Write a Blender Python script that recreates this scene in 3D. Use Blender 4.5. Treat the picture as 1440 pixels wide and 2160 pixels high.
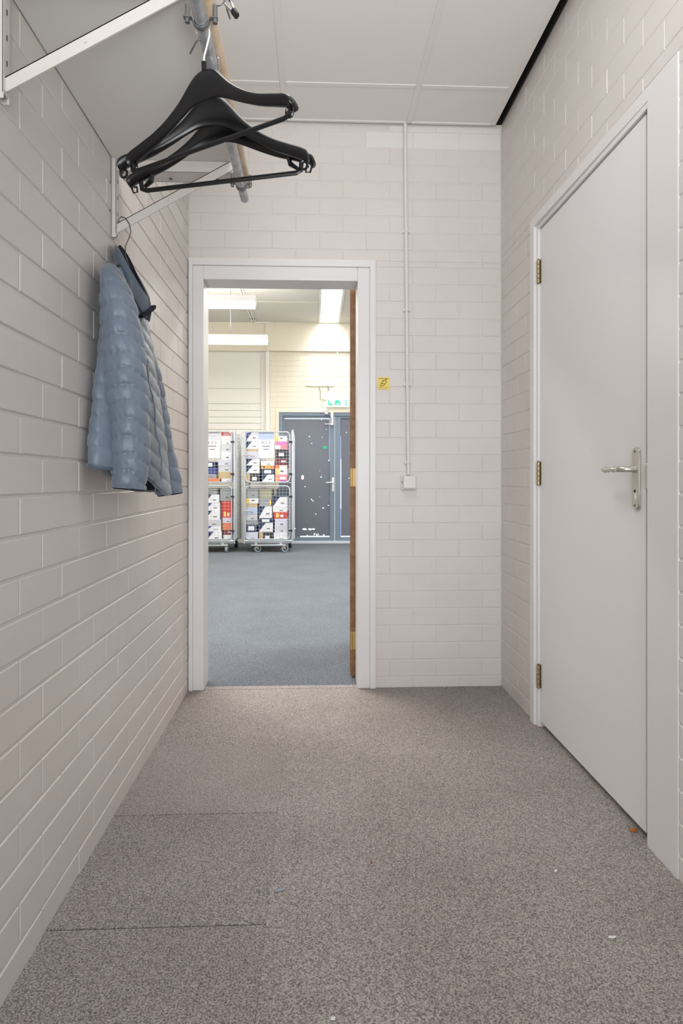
import bpy, bmesh, math, random
from mathutils import Vector, Matrix
random.seed(7)
for o in list(bpy.data.objects):
    bpy.data.objects.remove(o, do_unlink=True)
S = bpy.context.scene
COL = S.collection
PI = math.pi

# ------------------------------------------------------------------ camera
CAM_H, F, YAW = 1.0, 1400.0, math.radians(2.454)
HORIZON = 1012.0
cd = bpy.data.cameras.new('camera')
cam = bpy.data.objects.new('camera', cd)
COL.objects.link(cam)
cam.location = (0, 0, CAM_H)
cam.rotation_euler = (PI / 2, 0, -YAW)
cd.sensor_fit = 'AUTO'
cd.sensor_width = 36.0
cd.lens = F / 2160.0 * 36.0
cd.shift_y = (HORIZON - 1080.0) / 2160.0
cd.clip_start = 0.02
S.camera = cam

# ------------------------------------------------------------------ world, lights, exposure
S.view_settings.view_transform = 'Standard'
S.view_settings.look = 'None'
S.view_settings.gamma = 1.0
S.view_settings.use_curve_mapping = False
S.view_settings.exposure = 0.06
w = bpy.data.worlds.new('sky')
S.world = w
w.use_nodes = True
w.node_tree.nodes['Background'].inputs[0].default_value = (0.85, 0.92, 1.0, 1)
w.node_tree.nodes['Background'].inputs[1].default_value = 1.0

def area(name, loc, rot, sx, sy, power, col):
    l = bpy.data.lights.new(name, 'AREA')
    l.shape = 'RECTANGLE'
    l.size, l.size_y, l.energy, l.color = sx, sy, power, col
    o = bpy.data.objects.new(name, l)
    COL.objects.link(o)
    o.location, o.rotation_euler = loc, rot
    return o

# corridor: the photographer's lamp bounced off the ceiling behind the camera, an added fill light before the closed rear wall,
# and the ceiling luminaire just outside the top of the frame
bl = bpy.data.lights.new('bounced_lamp', 'SPOT')
bl.energy, bl.color, bl.spot_size, bl.spot_blend, bl.shadow_soft_size = 180, (0.97, 0.985, 1.0), math.radians(76), 0.9, 0.3
bo = bpy.data.objects.new('bounced_lamp', bl)
COL.objects.link(bo)
bo.location = (0.28, -0.55, 1.0)
bo.rotation_euler = (Vector((0.20, 0.95, 2.71)) - Vector(bo.location)).to_track_quat('-Z', 'Y').to_euler()
ro = area('rear_opening_daylight', (0.10, -2.05, 1.25), (PI / 2, 0, 0), 1.3, 2.0, 16, (0.95, 0.975, 1.0))  # added unseen fill, the wall behind it has no opening
ro.data.spread = math.radians(75)
area('corridor_lamp_light', (0.02, 1.45, 2.69), (0, 0, 0), 0.55, 1.15, 9, (1.0, 0.985, 0.965))
# hall: daylight through the long rooflight, its left tube rows, and added unseen fill lights
area('rooflight_daylight', (0.25, 8.2, 3.74), (0, 0, 0), 0.24, 4.2, 72, (0.94, 0.97, 1.0))
area('hall_side_daylight', (4.0, 6.6, 2.1), (0, math.radians(90), 0), 1.6, 5.0, 60, (0.93, 0.965, 1.0))  # added unseen fill in front of a windowless wall
area('hall_tube_light', (-0.35, 4.3, 2.66), (0, 0, 0), 2.0, 0.12, 50, (1.0, 0.98, 0.95))  # added unseen light, spills through the doorway onto the corridor carpet
for y in (4.5, 6.3, 8.05):
    area('hall_tube_light', (-1.9, y, 2.66), (0, 0, 0), 2.6, 0.12, 32, (1.0, 0.98, 0.93))
    area('hall_tube_light', (2.1, y, 2.66), (0, 0, 0), 2.6, 0.12, 32, (1.0, 0.98, 0.95))  # added unseen row, for more light spilling into the corridor
    area('hall_tube_uplight', (-1.9, y, 2.82), (PI, 0, 0), 2.6, 0.12, 44, (1.0, 0.985, 0.95))  # added fill aimed upward to brighten the hall ceiling

# ------------------------------------------------------------------ pixel -> plane helpers (for measuring places)
SN, CS = math.sin(YAW), math.cos(YAW)
def gx(px):
    t = (px - 720.0) / F
    return (t * CS + SN) / (CS - t * SN)
def xat(px, Y): return Y * gx(px)
def yat(px, X): return X / gx(px)
def depth(X, Y): return Y * CS + X * SN
def zat(py, X, Y): return CAM_H + (HORIZON - py) * depth(X, Y) / F
def on_y(px, py, Y):
    X = xat(px, Y)
    return Vector((X, Y, zat(py, X, Y)))
def on_x(px, py, X):
    Y = yat(px, X)
    return Vector((X, Y, zat(py, X, Y)))

# ------------------------------------------------------------------ materials
def lin(c):
    r = []
    for v in c:
        v = v / 255.0
        r.append(v / 12.92 if v <= 0.04045 else ((v + 0.055) / 1.055) ** 2.4)
    return (r[0], r[1], r[2], 1.0)

def mat(name, col, rough=0.5, metal=0.0, bump=None, mottle=None, spec=0.5, sheen=0.0, coat=0.0):
    """col: sRGB 0-255.  bump=(scale, strength, distance)  mottle=(scale, colour2, contrast lo, hi)"""
    m = bpy.data.materials.new(name)
    m.use_nodes = True
    nt = m.node_tree
    b = nt.nodes['Principled BSDF']
    b.inputs['Base Color'].default_value = lin(col)
    b.inputs['Roughness'].default_value = rough
    b.inputs['Metallic'].default_value = metal
    b.inputs['Specular IOR Level'].default_value = spec
    if sheen: b.inputs['Sheen Weight'].default_value = sheen
    if coat: b.inputs['Coat Weight'].default_value = coat
    tc = nt.nodes.new('ShaderNodeNewGeometry')
    if mottle:
        n = nt.nodes.new('ShaderNodeTexNoise')
        n.inputs['Scale'].default_value = mottle[0]
        n.inputs['Detail'].default_value = 4
        nt.links.new(tc.outputs['Position'], n.inputs['Vector'])
        r = nt.nodes.new('ShaderNodeValToRGB')
        r.color_ramp.elements[0].position = mottle[2]
        r.color_ramp.elements[1].position = mottle[3]
        r.color_ramp.elements[0].color = lin(mottle[1])
        r.color_ramp.elements[1].color = lin(col)
        nt.links.new(n.outputs['Fac'], r.inputs['Fac'])
        nt.links.new(r.outputs['Color'], b.inputs['Base Color'])
    if bump:
        n = nt.nodes.new('ShaderNodeTexNoise')
        n.inputs['Scale'].default_value = bump[0]
        n.inputs['Detail'].default_value = 5
        nt.links.new(tc.outputs['Position'], n.inputs['Vector'])
        bp = nt.nodes.new('ShaderNodeBump')
        bp.inputs['Strength'].default_value = bump[1]
        bp.inputs['Distance'].default_value = bump[2]
        nt.links.new(n.outputs['Fac'], bp.inputs['Height'])
        nt.links.new(bp.outputs['Normal'], b.inputs['Normal'])
    return m

def emit(name, col, strength):
    m = bpy.data.materials.new(name)
    m.use_nodes = True
    nt = m.node_tree
    b = nt.nodes['Principled BSDF']
    b.inputs['Base Color'].default_value = lin(col)
    b.inputs['Emission Color'].default_value = lin(col)
    b.inputs['Emission Strength'].default_value = strength
    return m

def carpet_mat(name, light, dark, mid, scale, squash=(1, 1, 1)):
    m = bpy.data.materials.new(name)
    m.use_nodes = True
    nt = m.node_tree
    b = nt.nodes['Principled BSDF']
    b.inputs['Roughness'].default_value = 0.95
    b.inputs['Specular IOR Level'].default_value = 0.12
    b.inputs['Sheen Weight'].default_value = 0.15
    g = nt.nodes.new('ShaderNodeNewGeometry')
    mp = nt.nodes.new('ShaderNodeMapping')
    mp.inputs['Scale'].default_value = squash
    mp.inputs['Location'].default_value = (0.113, 0.271, 0.3719)
    nt.links.new(g.outputs['Position'], mp.inputs['Vector'])
    n1 = nt.nodes.new('ShaderNodeTexNoise')
    n1.inputs['Scale'].default_value = scale
    n1.inputs['Detail'].default_value = 3
    n1.inputs['Roughness'].default_value = 0.65
    nt.links.new(mp.outputs['Vector'], n1.inputs['Vector'])
    r = nt.nodes.new('ShaderNodeValToRGB')
    e = r.color_ramp.elements
    e[0].position, e[0].color = 0.36, lin(dark)
    e[1].position, e[1].color = 0.64, lin(light)
    k = e.new(0.5); k.color = lin(mid)
    nt.links.new(n1.outputs['Fac'], r.inputs['Fac'])
    n2 = nt.nodes.new('ShaderNodeTexNoise')            # trodden, slightly soiled areas
    n2.inputs['Scale'].default_value = 2.3
    n2.inputs['Detail'].default_value = 4
    nt.links.new(g.outputs['Position'], n2.inputs['Vector'])
    r2 = nt.nodes.new('ShaderNodeValToRGB')
    r2.color_ramp.elements[0].position = 0.3
    r2.color_ramp.elements[0].color = (0.86, 0.85, 0.84, 1)
    r2.color_ramp.elements[1].position = 0.65
    r2.color_ramp.elements[1].color = (1.04, 1.04, 1.04, 1)
    nt.links.new(n2.outputs['Fac'], r2.inputs['Fac'])
    mx = nt.nodes.new('ShaderNodeMix')
    mx.data_type = 'RGBA'
    mx.blend_type = 'MULTIPLY'
    mx.inputs['Factor'].default_value = 1.0
    nt.links.new(r.outputs['Color'], mx.inputs['A'])
    nt.links.new(r2.outputs['Color'], mx.inputs['B'])
    nt.links.new(mx.outputs['Result'], b.inputs['Base Color'])
    bp = nt.nodes.new('ShaderNodeBump')
    bp.inputs['Strength'].default_value = 0.6
    bp.inputs['Distance'].default_value = 0.004
    nt.links.new(n1.outputs['Fac'], bp.inputs['Height'])
    nt.links.new(bp.outputs['Normal'], b.inputs['Normal'])
    return m

M = {}
M['paint_cream'] = mat('cream_wall_paint', (224, 219, 215), 0.42, bump=(60, 0.16, 0.003), mottle=(3.0, (219, 213, 208), 0.3, 0.7))
M['paint_white'] = mat('white_wall_paint', (230, 228, 222), 0.45, bump=(60, 0.16, 0.003))
M['trim'] = mat('white_gloss_paint', (230, 229, 230), 0.33, bump=(18, 0.05, 0.002))
M['door'] = mat('white_door_paint', (234, 233, 235), 0.42, bump=(220, 0.05, 0.0006))
M['panel'] = mat('ceiling_panel', (228, 227, 223), 0.8, bump=(260, 0.1, 0.0008))
M['tbar'] = mat('ceiling_profile', (226, 224, 218), 0.4)
M['dark'] = mat('dark_void', (22, 21, 20), 0.9)  # near-black, paints the shade of the ceiling void; also the keyhole
M['carpet'] = carpet_mat('brown_grey_carpet', (194, 186, 181), (100, 92, 89), (156, 147, 143), 270, (1, 1, 1))
M['carpet2'] = carpet_mat('brown_grey_carpet_soiled', (188, 180, 175), (94, 86, 83), (151, 142, 138), 270, (1, 1, 1))
M['carpet_edge'] = mat('carpet_backing', (84, 76, 70), 0.95)
M['hall_carpet'] = carpet_mat('blue_grey_carpet', (118, 125, 134), (66, 73, 84), (91, 98, 108), 150)
M['hall_wall'] = mat('hall_cream_paint', (232, 224, 206), 0.55, bump=(50, 0.1, 0.002))
M['hall_ceiling'] = mat('hall_ceiling_board', (226, 221, 211), 0.8)
M['hall_white'] = mat('hall_white_paint', (240, 238, 232), 0.5)
M['steel'] = mat('galvanised_steel', (198, 200, 202), 0.36, 0.55, bump=(90, 0.1, 0.001), mottle=(40, (168, 172, 176), 0.35, 0.65))
M['bracket'] = mat('cream_enamelled_steel', (212, 207, 202), 0.35)
M['shelf'] = mat('white_melamine', (222, 221, 219), 0.5)
M['wood'] = mat('beech_rod', (232, 212, 186), 0.36, mottle=(22, (214, 188, 154), 0.35, 0.65))
M['black'] = mat('black_plastic', (11, 12, 15), 0.3, bump=(140, 0.06, 0.0006))
M['rubber'] = mat('black_rubber', (24, 24, 28), 0.6)
M['chrome'] = mat('chrome_wire', (200, 200, 205), 0.15, 1.0)
M['white_wire'] = mat('white_coated_wire', (222, 222, 220), 0.3)
M['dark_wire'] = mat('dark_steel_wire', (96, 92, 90), 0.35, 0.8)
M['screw'] = mat('screw_head', (96, 88, 80), 0.4, 0.7)
M['handle'] = mat('satin_aluminium', (200, 198, 190), 0.3, 0.75)
M['hinge'] = mat('brass_grey_hinge', (176, 160, 124), 0.38, 0.75)
M['brass'] = mat('brass_hinge', (196, 164, 110), 0.36, 0.7)
M['veneer'] = mat('brown_wood_edge', (146, 106, 70), 0.45, mottle=(30, (124, 86, 54), 0.35, 0.65))
M['jacket'] = mat('blue_grey_quilted_nylon', (116, 130, 147), 0.42, sheen=0.25, bump=(55, 0.35, 0.006), mottle=(7, (109, 123, 139), 0.35, 0.65))
M['jacket_trim'] = mat('blue_grey_plain_nylon', (88, 100, 114), 0.45, sheen=0.2, bump=(80, 0.25, 0.004))
M['fleece'] = mat('navy_fleece', (28, 31, 42), 0.95, bump=(300, 0.5, 0.002))
M['plastic_white'] = mat('white_plastic', (226, 224, 220), 0.35)
M['yellow'] = mat('yellow_sticker', (240, 216, 104), 0.5)
M['ink'] = mat('dark_ink', (70, 60, 24), 0.6)
M['red_ink'] = mat('red_brown_ink', (160, 92, 40), 0.6)
M['door_blue'] = mat('blue_grey_metal', (116, 130, 144), 0.4)
M['pane_dark'] = mat('blackened_glass', (104, 109, 120), 0.3)
M['daylight'] = emit('daylight_through_gaps', (222, 230, 255), 3.0)
M['daylight_blue'] = emit('dim_daylight_through_gaps', (150, 168, 225), 0.9)
M['exit_face'] = emit('exit_sign_face', (236, 246, 240), 0.35)
M['exit_green'] = emit('exit_sign_green', (52, 178, 138), 0.45)
M['green'] = mat('green_sticker', (60, 176, 140), 0.5)
M['tube'] = emit('lit_lamp_diffuser', (255, 252, 244), 2.2)
M['glazing'] = emit('rooflight_glazing', (240, 247, 255), 2.2)
M['zinc'] = mat('zinc_plated_wire', (184, 190, 197), 0.34, 0.55)
M['caster'] = mat('grey_rubber_tyre', (150, 160, 172), 0.5)
M['caster_dark'] = mat('dark_blue_wheel', (36, 46, 66), 0.45)
M['caster_fork'] = mat('zinc_yellow_fork', (206, 190, 160), 0.4, 0.5)
M['paper'] = mat('white_paper', (238, 238, 242), 0.7)
M['grey_ink'] = mat('grey_print', (120, 120, 128), 0.7)
PAL = {'white': (232, 232, 238), 'lilac': (208, 208, 226), 'blue': (52, 72, 142), 'deepblue': (34, 46, 88), 'skyblue': (176, 194, 224),
       'tan': (196, 172, 128), 'dark': (44, 46, 56), 'grey': (150, 154, 160), 'lightgrey': (204, 206, 214), 'olive': (158, 158, 136),
       'red': (206, 66, 54), 'orange': (226, 128, 84), 'pink': (240, 138, 156), 'magenta': (222, 120, 190), 'yellow': (238, 204, 88),
       'darkred': (112, 44, 48), 'teal': (56, 74, 86), 'amber': (234, 172, 84), 'purple': (176, 96, 166)}
for k, v in PAL.items():
    M['c_' + k] = mat('carton_' + k, v, 0.5)

# ------------------------------------------------------------------ mesh helpers
class MB:
    def __init__(self): self.v, self.f, self.m = [], [], []
    def add(self, vs, fs, mi=0):
        n = len(self.v)
        self.v += [tuple(p) for p in vs]
        for f in fs:
            self.f.append(tuple(i + n for i in f)); self.m.append(mi)
        return self
    def box(self, a, b, mi=0, bev=0.0, mtx=None):
        x0, y0, z0 = (min(a[i], b[i]) for i in range(3))
        x1, y1, z1 = (max(a[i], b[i]) for i in range(3))
        if bev <= 0:
            vs = [(x, y, z) for z in (z0, z1) for y in (y0, y1) for x in (x0, x1)]
            fs = [(0, 2, 3, 1), (4, 5, 7, 6), (0, 1, 5, 4), (2, 6, 7, 3), (0, 4, 6, 2), (1, 3, 7, 5)]
        else:
            bm = bmesh.new()
            r = bmesh.ops.create_cube(bm, size=1.0)
            for q in bm.verts:
                q.co = Vector(((x0 + x1) / 2 + q.co.x * (x1 - x0), (y0 + y1) / 2 + q.co.y * (y1 - y0), (z0 + z1) / 2 + q.co.z * (z1 - z0)))
            bmesh.ops.bevel(bm, geom=list(bm.edges), offset=bev, segments=2, profile=0.6, affect='EDGES')
            bm.verts.index_update()
            vs = [tuple(q.co) for q in bm.verts]
            fs = [tuple(q.index for q in f.verts) for f in bm.faces]
            bm.free()
        if mtx: vs = [tuple(mtx @ Vector(p)) for p in vs]
        return self.add(vs, fs, mi)
    def tube(self, pts, r, n=8, mi=0, cap=True, flat=1.0, up=None):
        """sweep a circle (or flattened ellipse) along pts; r may be a list"""
        pts = [Vector(p) for p in pts]
        rs = r if isinstance(r, (list, tuple)) else [r] * len(pts)
        vs, fs = [], []
        ref = Vector(up) if up else None
        prev = None
        for i, p in enumerate(pts):
            d = (pts[min(i + 1, len(pts) - 1)] - pts[max(i - 1, 0)])
            if d.length < 1e-9: d = Vector((0, 0, 1))
            d.normalize()
            if prev is None:
                a = ref if ref else (Vector((0, 0, 1)) if abs(d.z) < 0.9 else Vector((1, 0, 0)))
            else: a = prev
            a = (a - d * a.dot(d))
            if a.length < 1e-6: a = d.orthogonal()
            a.normalize(); prev = a
            b = d.cross(a)
            for k in range(n):
                t = 2 * PI * k / n + PI / n
                vs.append(p + a * (math.cos(t) * rs[i] * flat) + b * (math.sin(t) * rs[i]))
        for i in range(len(pts) - 1):
            for k in range(n):
                k2 = (k + 1) % n
                fs.append((i * n + k, i * n + k2, (i + 1) * n + k2, (i + 1) * n + k))
        if cap:
            fs.append(tuple(range(n - 1, -1, -1)))
            fs.append(tuple((len(pts) - 1) * n + k for k in range(n)))
        return self.add(vs, fs, mi)
    def loft(self, rings, mi=0, cap0=True, cap1=True, closed=True):
        n = len(rings[0]); vs, fs = [], []
        for r in rings: vs += r
        for i in range(len(rings) - 1):
            for k in range(n if closed else n - 1):
                k2 = (k + 1) % n
                fs.append((i * n + k, i * n + k2, (i + 1) * n + k2, (i + 1) * n + k))
        if cap0: fs.append(tuple(range(n - 1, -1, -1)))
        if cap1: fs.append(tuple((len(rings) - 1) * n + k for k in range(n)))
        return self.add(vs, fs, mi)
    def prism(self, poly, a, b, axis='y', mi=0):
        """poly in (u, z); extruded from a to b along axis (y: u is x; x: u is y; z: poly is x,y)"""
        def P(u, v, w):
            return (u, w, v) if axis == 'y' else ((w, u, v) if axis == 'x' else (u, v, w))
        n = len(poly)
        vs = [P(u, v, a) for u, v in poly] + [P(u, v, b) for u, v in poly]
        fs = [tuple(range(n)), tuple(range(2 * n - 1, n - 1, -1))]
        fs += [(i, i + n, (i + 1) % n + n, (i + 1) % n) for i in range(n)]
        return self.add(vs, fs, mi)
    def build(self, name, mats, parent=None, smooth=False, loc=None, fix=True):
        me = bpy.data.meshes.new(name)
        me.from_pydata(self.v, [], self.f)
        mats = mats if isinstance(mats, (list, tuple)) else [mats]
        for q in mats: me.materials.append(q)
        for p, mi in zip(me.polygons, self.m): p.material_index = mi
        if fix:
            bm = bmesh.new(); bm.from_mesh(me)
            bmesh.ops.recalc_face_normals(bm, faces=list(bm.faces))
            bm.to_mesh(me); bm.free()
        if smooth:
            me.polygons.foreach_set('use_smooth', [True] * len(me.polygons))
            if smooth != 'all':
                try: me.set_sharp_from_angle(angle=math.radians(38))
                except Exception: pass
        me.update()
        o = bpy.data.objects.new(name, me)
        COL.objects.link(o)
        if parent is not None:
            o.parent = parent
            pw = Vector((0, 0, 0)); q = parent
            while q is not None:
                pw += Vector(q.location); q = q.parent
            if loc is None: me.transform(Matrix.Translation(-pw))     # vertices were given in world space
            else: o.location = Vector(loc) - pw
        elif loc is not None: o.location = loc
        return o

def tag(o, label, cat, group=None):
    o['label'] = label; o['category'] = cat
    if group: o['group'] = group
    return o
def thing(name, label, cat, loc=(0, 0, 0), group=None):
    o = bpy.data.objects.new(name, None)
    o.empty_display_size = 0.05
    COL.objects.link(o); o.location = loc
    return tag(o, label, cat, group)
def struct(o):
    o['kind'] = 'structure'; return o
def stuff(o):
    o['kind'] = 'stuff'; return o
def rebase(o, p):
    """put the origin of a world-space mesh at p"""
    o.data.transform(Matrix.Translation(-Vector(p))); o.location = p
    return o
def text_mesh(s, size, name, m, parent, mtx, extrude=0.0004):
    c = bpy.data.curves.new(name, 'FONT')
    c.body = s; c.size = size; c.align_x = 'CENTER'; c.align_y = 'CENTER'; c.extrude = extrude
    t = bpy.data.objects.new('tmp_text', c); COL.objects.link(t)
    dg = bpy.context.evaluated_depsgraph_get(); dg.update()
    me = bpy.data.meshes.new_from_object(t.evaluated_get(dg))
    bpy.data.objects.remove(t, do_unlink=True)
    me.name = name
    me.materials.clear(); me.materials.append(m)
    pw = Vector((0, 0, 0)); q = parent
    while q is not None:
        pw += Vector(q.location); q = q.parent
    me.transform(Matrix.Translation(-pw) @ mtx)
    o = bpy.data.objects.new(name, me); COL.objects.link(o); o.parent = parent
    return o
def facing_corridor(x, y, z):          # text on a wall that faces -Y
    return Matrix.Translation((x, y, z)) @ Matrix.Rotation(PI / 2, 4, 'X')

# ================================================================== STRUCTURE
XL, XR, YE, YB = -0.592, 0.912, 3.185, 3.33      # left and right brick faces, end wall face and its hall side
YREAR = -2.2
CH = 2.71                                        # corridor ceiling
JD = 0.0035                                      # brick stands proud of its joint
BL, BH = 0.2255, 0.0822

brick_cache = {}
def brick_mesh(L, H, m, deep):
    key = (round(L, 3), round(H, 3), m.name, deep)
    if key not in brick_cache:
        c = 0.0022
        l, h = L / 2, H / 2
        vs = []
        for d, e in ((-0.012, 0), (deep - c, 0), (deep, c)):
            vs += [(-l + e, -d, -h + e), (l - e, -d, -h + e), (l - e, -d, h - e), (-l + e, -d, h - e)]
        fs = [(8, 9, 10, 11)]
        for r in (0, 4):
            fs += [(r + i, r + (i + 1) % 4, r + 4 + (i + 1) % 4, r + 4 + i) for i in range(4)]
        me = bpy.data.meshes.new('brick')
        me.from_pydata(vs, [], fs)
        me.materials.append(m); me.update()
        brick_cache[key] = me
    return brick_cache[key]

def lay_bricks(wall, origin, ux, u0, u1, z0, z1, holes, paint, rot, near=lambda u, z: True, off=0.0, deep=JD, hj=0.0075, vj=0.004, jit=0.0006):
    """individual bricks as children of wall; those that fail near() are joined into one part"""
    rest = MB(); rng = random.Random(len(wall.name) * 31)
    nz = int(math.ceil((z1 - z0) / BH)); cnt = 0
    for k in range(nz):
        a, b = z0 + k * BH, min(z0 + (k + 1) * BH, z1)
        cuts = sorted({a, b, *[h for H in holes for h in H[2:] if a < h < b]})
        for za, zb in zip(cuts[:-1], cuts[1:]):
            hz = zb - za - hj
            if hz < 0.012: continue
            zm = (za + zb) / 2
            bans = sorted([(H[0], H[1]) for H in holes if H[2] < zm < H[3]])
            sh = off + (BL / 2 if k % 2 else 0.0)
            i0 = int(math.floor((u0 - sh) / BL)) - 1
            u = sh + i0 * BL
            while u < u1:
                segs = [(max(u, u0), min(u + BL, u1))]
                for ba, bb in bans:
                    ns = []
                    for s, e in segs:
                        if e <= ba or s >= bb: ns.append((s, e))
                        else:
                            if s < ba: ns.append((s, ba))
                            if e > bb: ns.append((bb, e))
                    segs = ns
                for s, e in segs:
                    L = e - s - vj
                    if L < 0.015: continue
                    um = (s + e) / 2
                    p = Vector(origin) + Vector(ux) * um + Vector((0, 0, zm))
                    pm = paint(um, zm)
                    me = brick_mesh(L, hz, pm, deep)
                    nrm = Matrix.Rotation(rot, 3, 'Z') @ Vector((0, -1, 0))
                    p = p + nrm * rng.uniform(-jit, jit)
                    if near(um, zm) and cnt < 300:
                        o = bpy.data.objects.new('brick', me)
                        COL.objects.link(o); o.parent = wall
                        o.location = p - Vector(wall.location)
                        o.rotation_euler = (rng.uniform(-.002, .002), rng.uniform(-.002, .002), rot)
                        cnt += 1
                    else:
                        R = Matrix.Rotation(rot, 4, 'Z')
                        rest.add([(R @ q.co) + p for q in me.vertices], [tuple(f.vertices) for f in me.polygons])
                u += BL
    if rest.v: stuff(rest.build('brick_courses', M['paint_cream'], wall))
    return cnt

# --- floor of the corridor: carpet tiles, half a metre square
fl = MB().box((XL - .2, YREAR - .1, -0.12), (XR + .2, 3.232, -0.006)).build('floor', M['carpet_edge'])
struct(fl)
xs = [XL, -0.106, 0.394, XR + 0.03]
ys = [YREAR, -1.5, -1.0, -0.5, 0.0, 0.5, 1.0, 1.5, 2.0, 2.5, 3.0, 3.185]
tile_h = {(0, 2): 0.0012, (0, 1): -0.0005}
for i in range(3):
    for j in range(len(ys) - 1):
        x0, x1, y0, y1 = xs[i], xs[i + 1], ys[j], ys[j + 1]
        dz = random.uniform(-0.0006, 0.0006)
        if i == 0 and ys[j] == 2.0: dz = 0.0016
        if i == 0 and ys[j] == 1.5: dz = 0.0010
        g = 0.0012 if (i == 0 and ys[j] in (1.5, 2.0)) or (i == 0 and ys[j] == 1.0) else 0.0001
        if g < .001: dz *= .4
        t = MB().box((x0 + .0001, y0 + g, -0.006), (x1 - .0001, y1 - g, dz), bev=0.0012 if g > .001 else 0.0003)
        t.build('carpet_tile', M['carpet2'] if (i == 0 and ys[j] <= 1.5) else M['carpet'], fl)
MB().box((-.545, 3.1856, -0.006), (0.235, 3.232, 0.001), bev=0.0015).build('carpet_tile', M['carpet'], fl)

# --- hall floor
hf = MB().box((-4.6, 3.232, -0.12), (4.6, 10.7, 0.0)).build('floor', M['hall_carpet']); struct(hf)

# --- left wall
wl = MB().box((XL - 0.2, YREAR, 0), (XL - JD, YB, 2.95)).build('wall_left', M['paint_cream']); struct(wl)
def paint_left(y, z):
    return M['paint_white'] if (2.25 < y < 2.98 and z > 2.13) else M['paint_cream']
cl = lay_bricks(wl, (XL - JD, 0, 0), (0, 1, 0), -0.6, YE, -0.02, 2.71, [], paint_left, PI / 2, near=lambda u, z: u > 1.22, off=0.127, vj=0.0026)

# --- end wall with the doorway
OX0, OX1, OZ = -0.545, 0.235, 1.975              # rough opening
we = MB()
we.box((XL - .2, YE + JD, 0), (OX0, YB, 2.95)); we.box((OX1, YE + JD, 0), (XR + .2, YB, 2.95)); we.box((OX0, YE + JD, OZ), (OX1, YB, 2.95))
we = we.build('wall_end', M['paint_cream']); struct(we)
def paint_end(x, z):
    return M['paint_white'] if (z > 2.625 and x > 0.36) else M['paint_cream']
lay_bricks(we, (0, YE + JD - .0004, 0), (1, 0, 0), XL, XR, -0.033, 2.71, [(-0.592, 0.29, -1, 2.05)], paint_end, 0.0, off=0.03, deep=.0015, vj=.0012, hj=.005)

# --- right wall with the closet door opening
RY0, RY1, RZ = 1.765, 2.685, 2.035
wr = MB()
wr.box((XR + JD, YREAR, 0), (XR + .2, RY0, 2.95)); wr.box((XR + JD, RY1, 0), (XR + .2, YB, 2.95)); wr.box((XR + JD, RY0, RZ), (XR + .2, RY1, 2.95))
wr.box((XR + .16, RY0, 0), (XR + .2, RY1, RZ))
wr = wr.build('wall_right', M['paint_cream']); struct(wr)
def paint_right(y, z):
    return M['paint_white'] if z > 2.66 else M['paint_cream']
lay_bricks(wr, (XR + JD, 0, 0), (0, 1, 0), 0.6, YE, -0.02, 2.71, [(1.624, 2.723, -1, 2.073)], paint_right, -PI / 2, near=lambda u, z: u > 1.2, off=0.11, deep=.0020, vj=.0026, hj=.006)
struct(MB().box((XL - .2, YREAR - .1, 0), (XR + .2, YREAR, 2.95)).build('wall_rear', M['paint_cream']))

# --- corridor ceiling: panels lying in a grid of profiles, open joint along the walls
ce = MB().box((XL - .2, YREAR - .1, 2.95), (XR + .2, YB, 3.05)).build('ceiling', M['dark']); struct(ce)  # slab coloured near-black, the void's shade put into its colour
cx = [XL + .004, -0.131, 0.458, 0.872]
cy = [YREAR + .05, -1.99, -0.79, 0.41, 1.61 + .09, 2.872, YE - 0.018]
for i in range(3):
    for j in range(6):
        MB().box((cx[i] + .004, cy[j] + .004, CH + 0.003), (cx[i + 1] - .004, cy[j + 1] - .004, CH + 0.018)).build('ceiling_panel', M['panel'], ce)
def tbar(a, b): MB().box(a, b, bev=0.0015).build('ceiling_profile', M['tbar'], ce)
for i in (1, 2):
    tbar((cx[i] - .012, cy[0], CH - .001), (cx[i] + .012, cy[-1], CH + .006))
tbar((cx[3] - .018, cy[0], CH - .002), (cx[3] + .006, cy[-1], CH + .020))
for j in (1, 2, 3, 4, 5):
    for i in range(3):
        tbar((cx[i] + (.0125 if i else 0), cy[j] - .012, CH - .001), (cx[i + 1] - (.0125 if i < 2 else .0185), cy[j] + .012, CH + .006))
for i in range(3):
    tbar((cx[i] + (.0125 if i else 0), cy[6] - .012, CH - .002), (cx[i + 1] - (.0125 if i < 2 else .0185), cy[6] + .004, CH + .020))
# near-black sheets that paint the shade in the gap above the panels
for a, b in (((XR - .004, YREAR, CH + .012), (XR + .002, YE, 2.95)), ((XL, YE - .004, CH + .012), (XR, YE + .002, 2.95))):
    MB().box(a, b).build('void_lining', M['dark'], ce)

# ================================================================== DOORWAY FRAME IN THE END WALL
fr = thing('door_frame', 'white painted wooden frame around the open doorway in the end wall', 'door frame', (-.15, 3.2, 0))
IX0, IX1, IZ = -0.519, 0.213, 1.952              # clear opening
b = MB()
b.box((XL + .004, 3.166, 0), (XL + .022, 3.20, 2.052), bev=.002)
b.build('casing', M['trim'], fr)
MB().box((0.272, 3.166, 0), (0.300, 3.20, 2.052), bev=.002).build('casing', M['trim'], fr)
MB().box((XL + .022, 3.166, 2.018), (0.272, 3.20, 2.052), bev=.002).build('casing', M['trim'], fr)
MB().box((XL + .022, 3.174, 0), (IX0, 3.325, 2.018), bev=.003).build('jamb', M['trim'], fr)
MB().box((IX1, 3.174, 0), (0.272, 3.325, 2.018), bev=.003).build('jamb', M['trim'], fr)
MB().box((IX0, 3.174, IZ), (IX1, 3.325, 2.018), bev=.003).build('head', M['trim'], fr)

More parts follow.
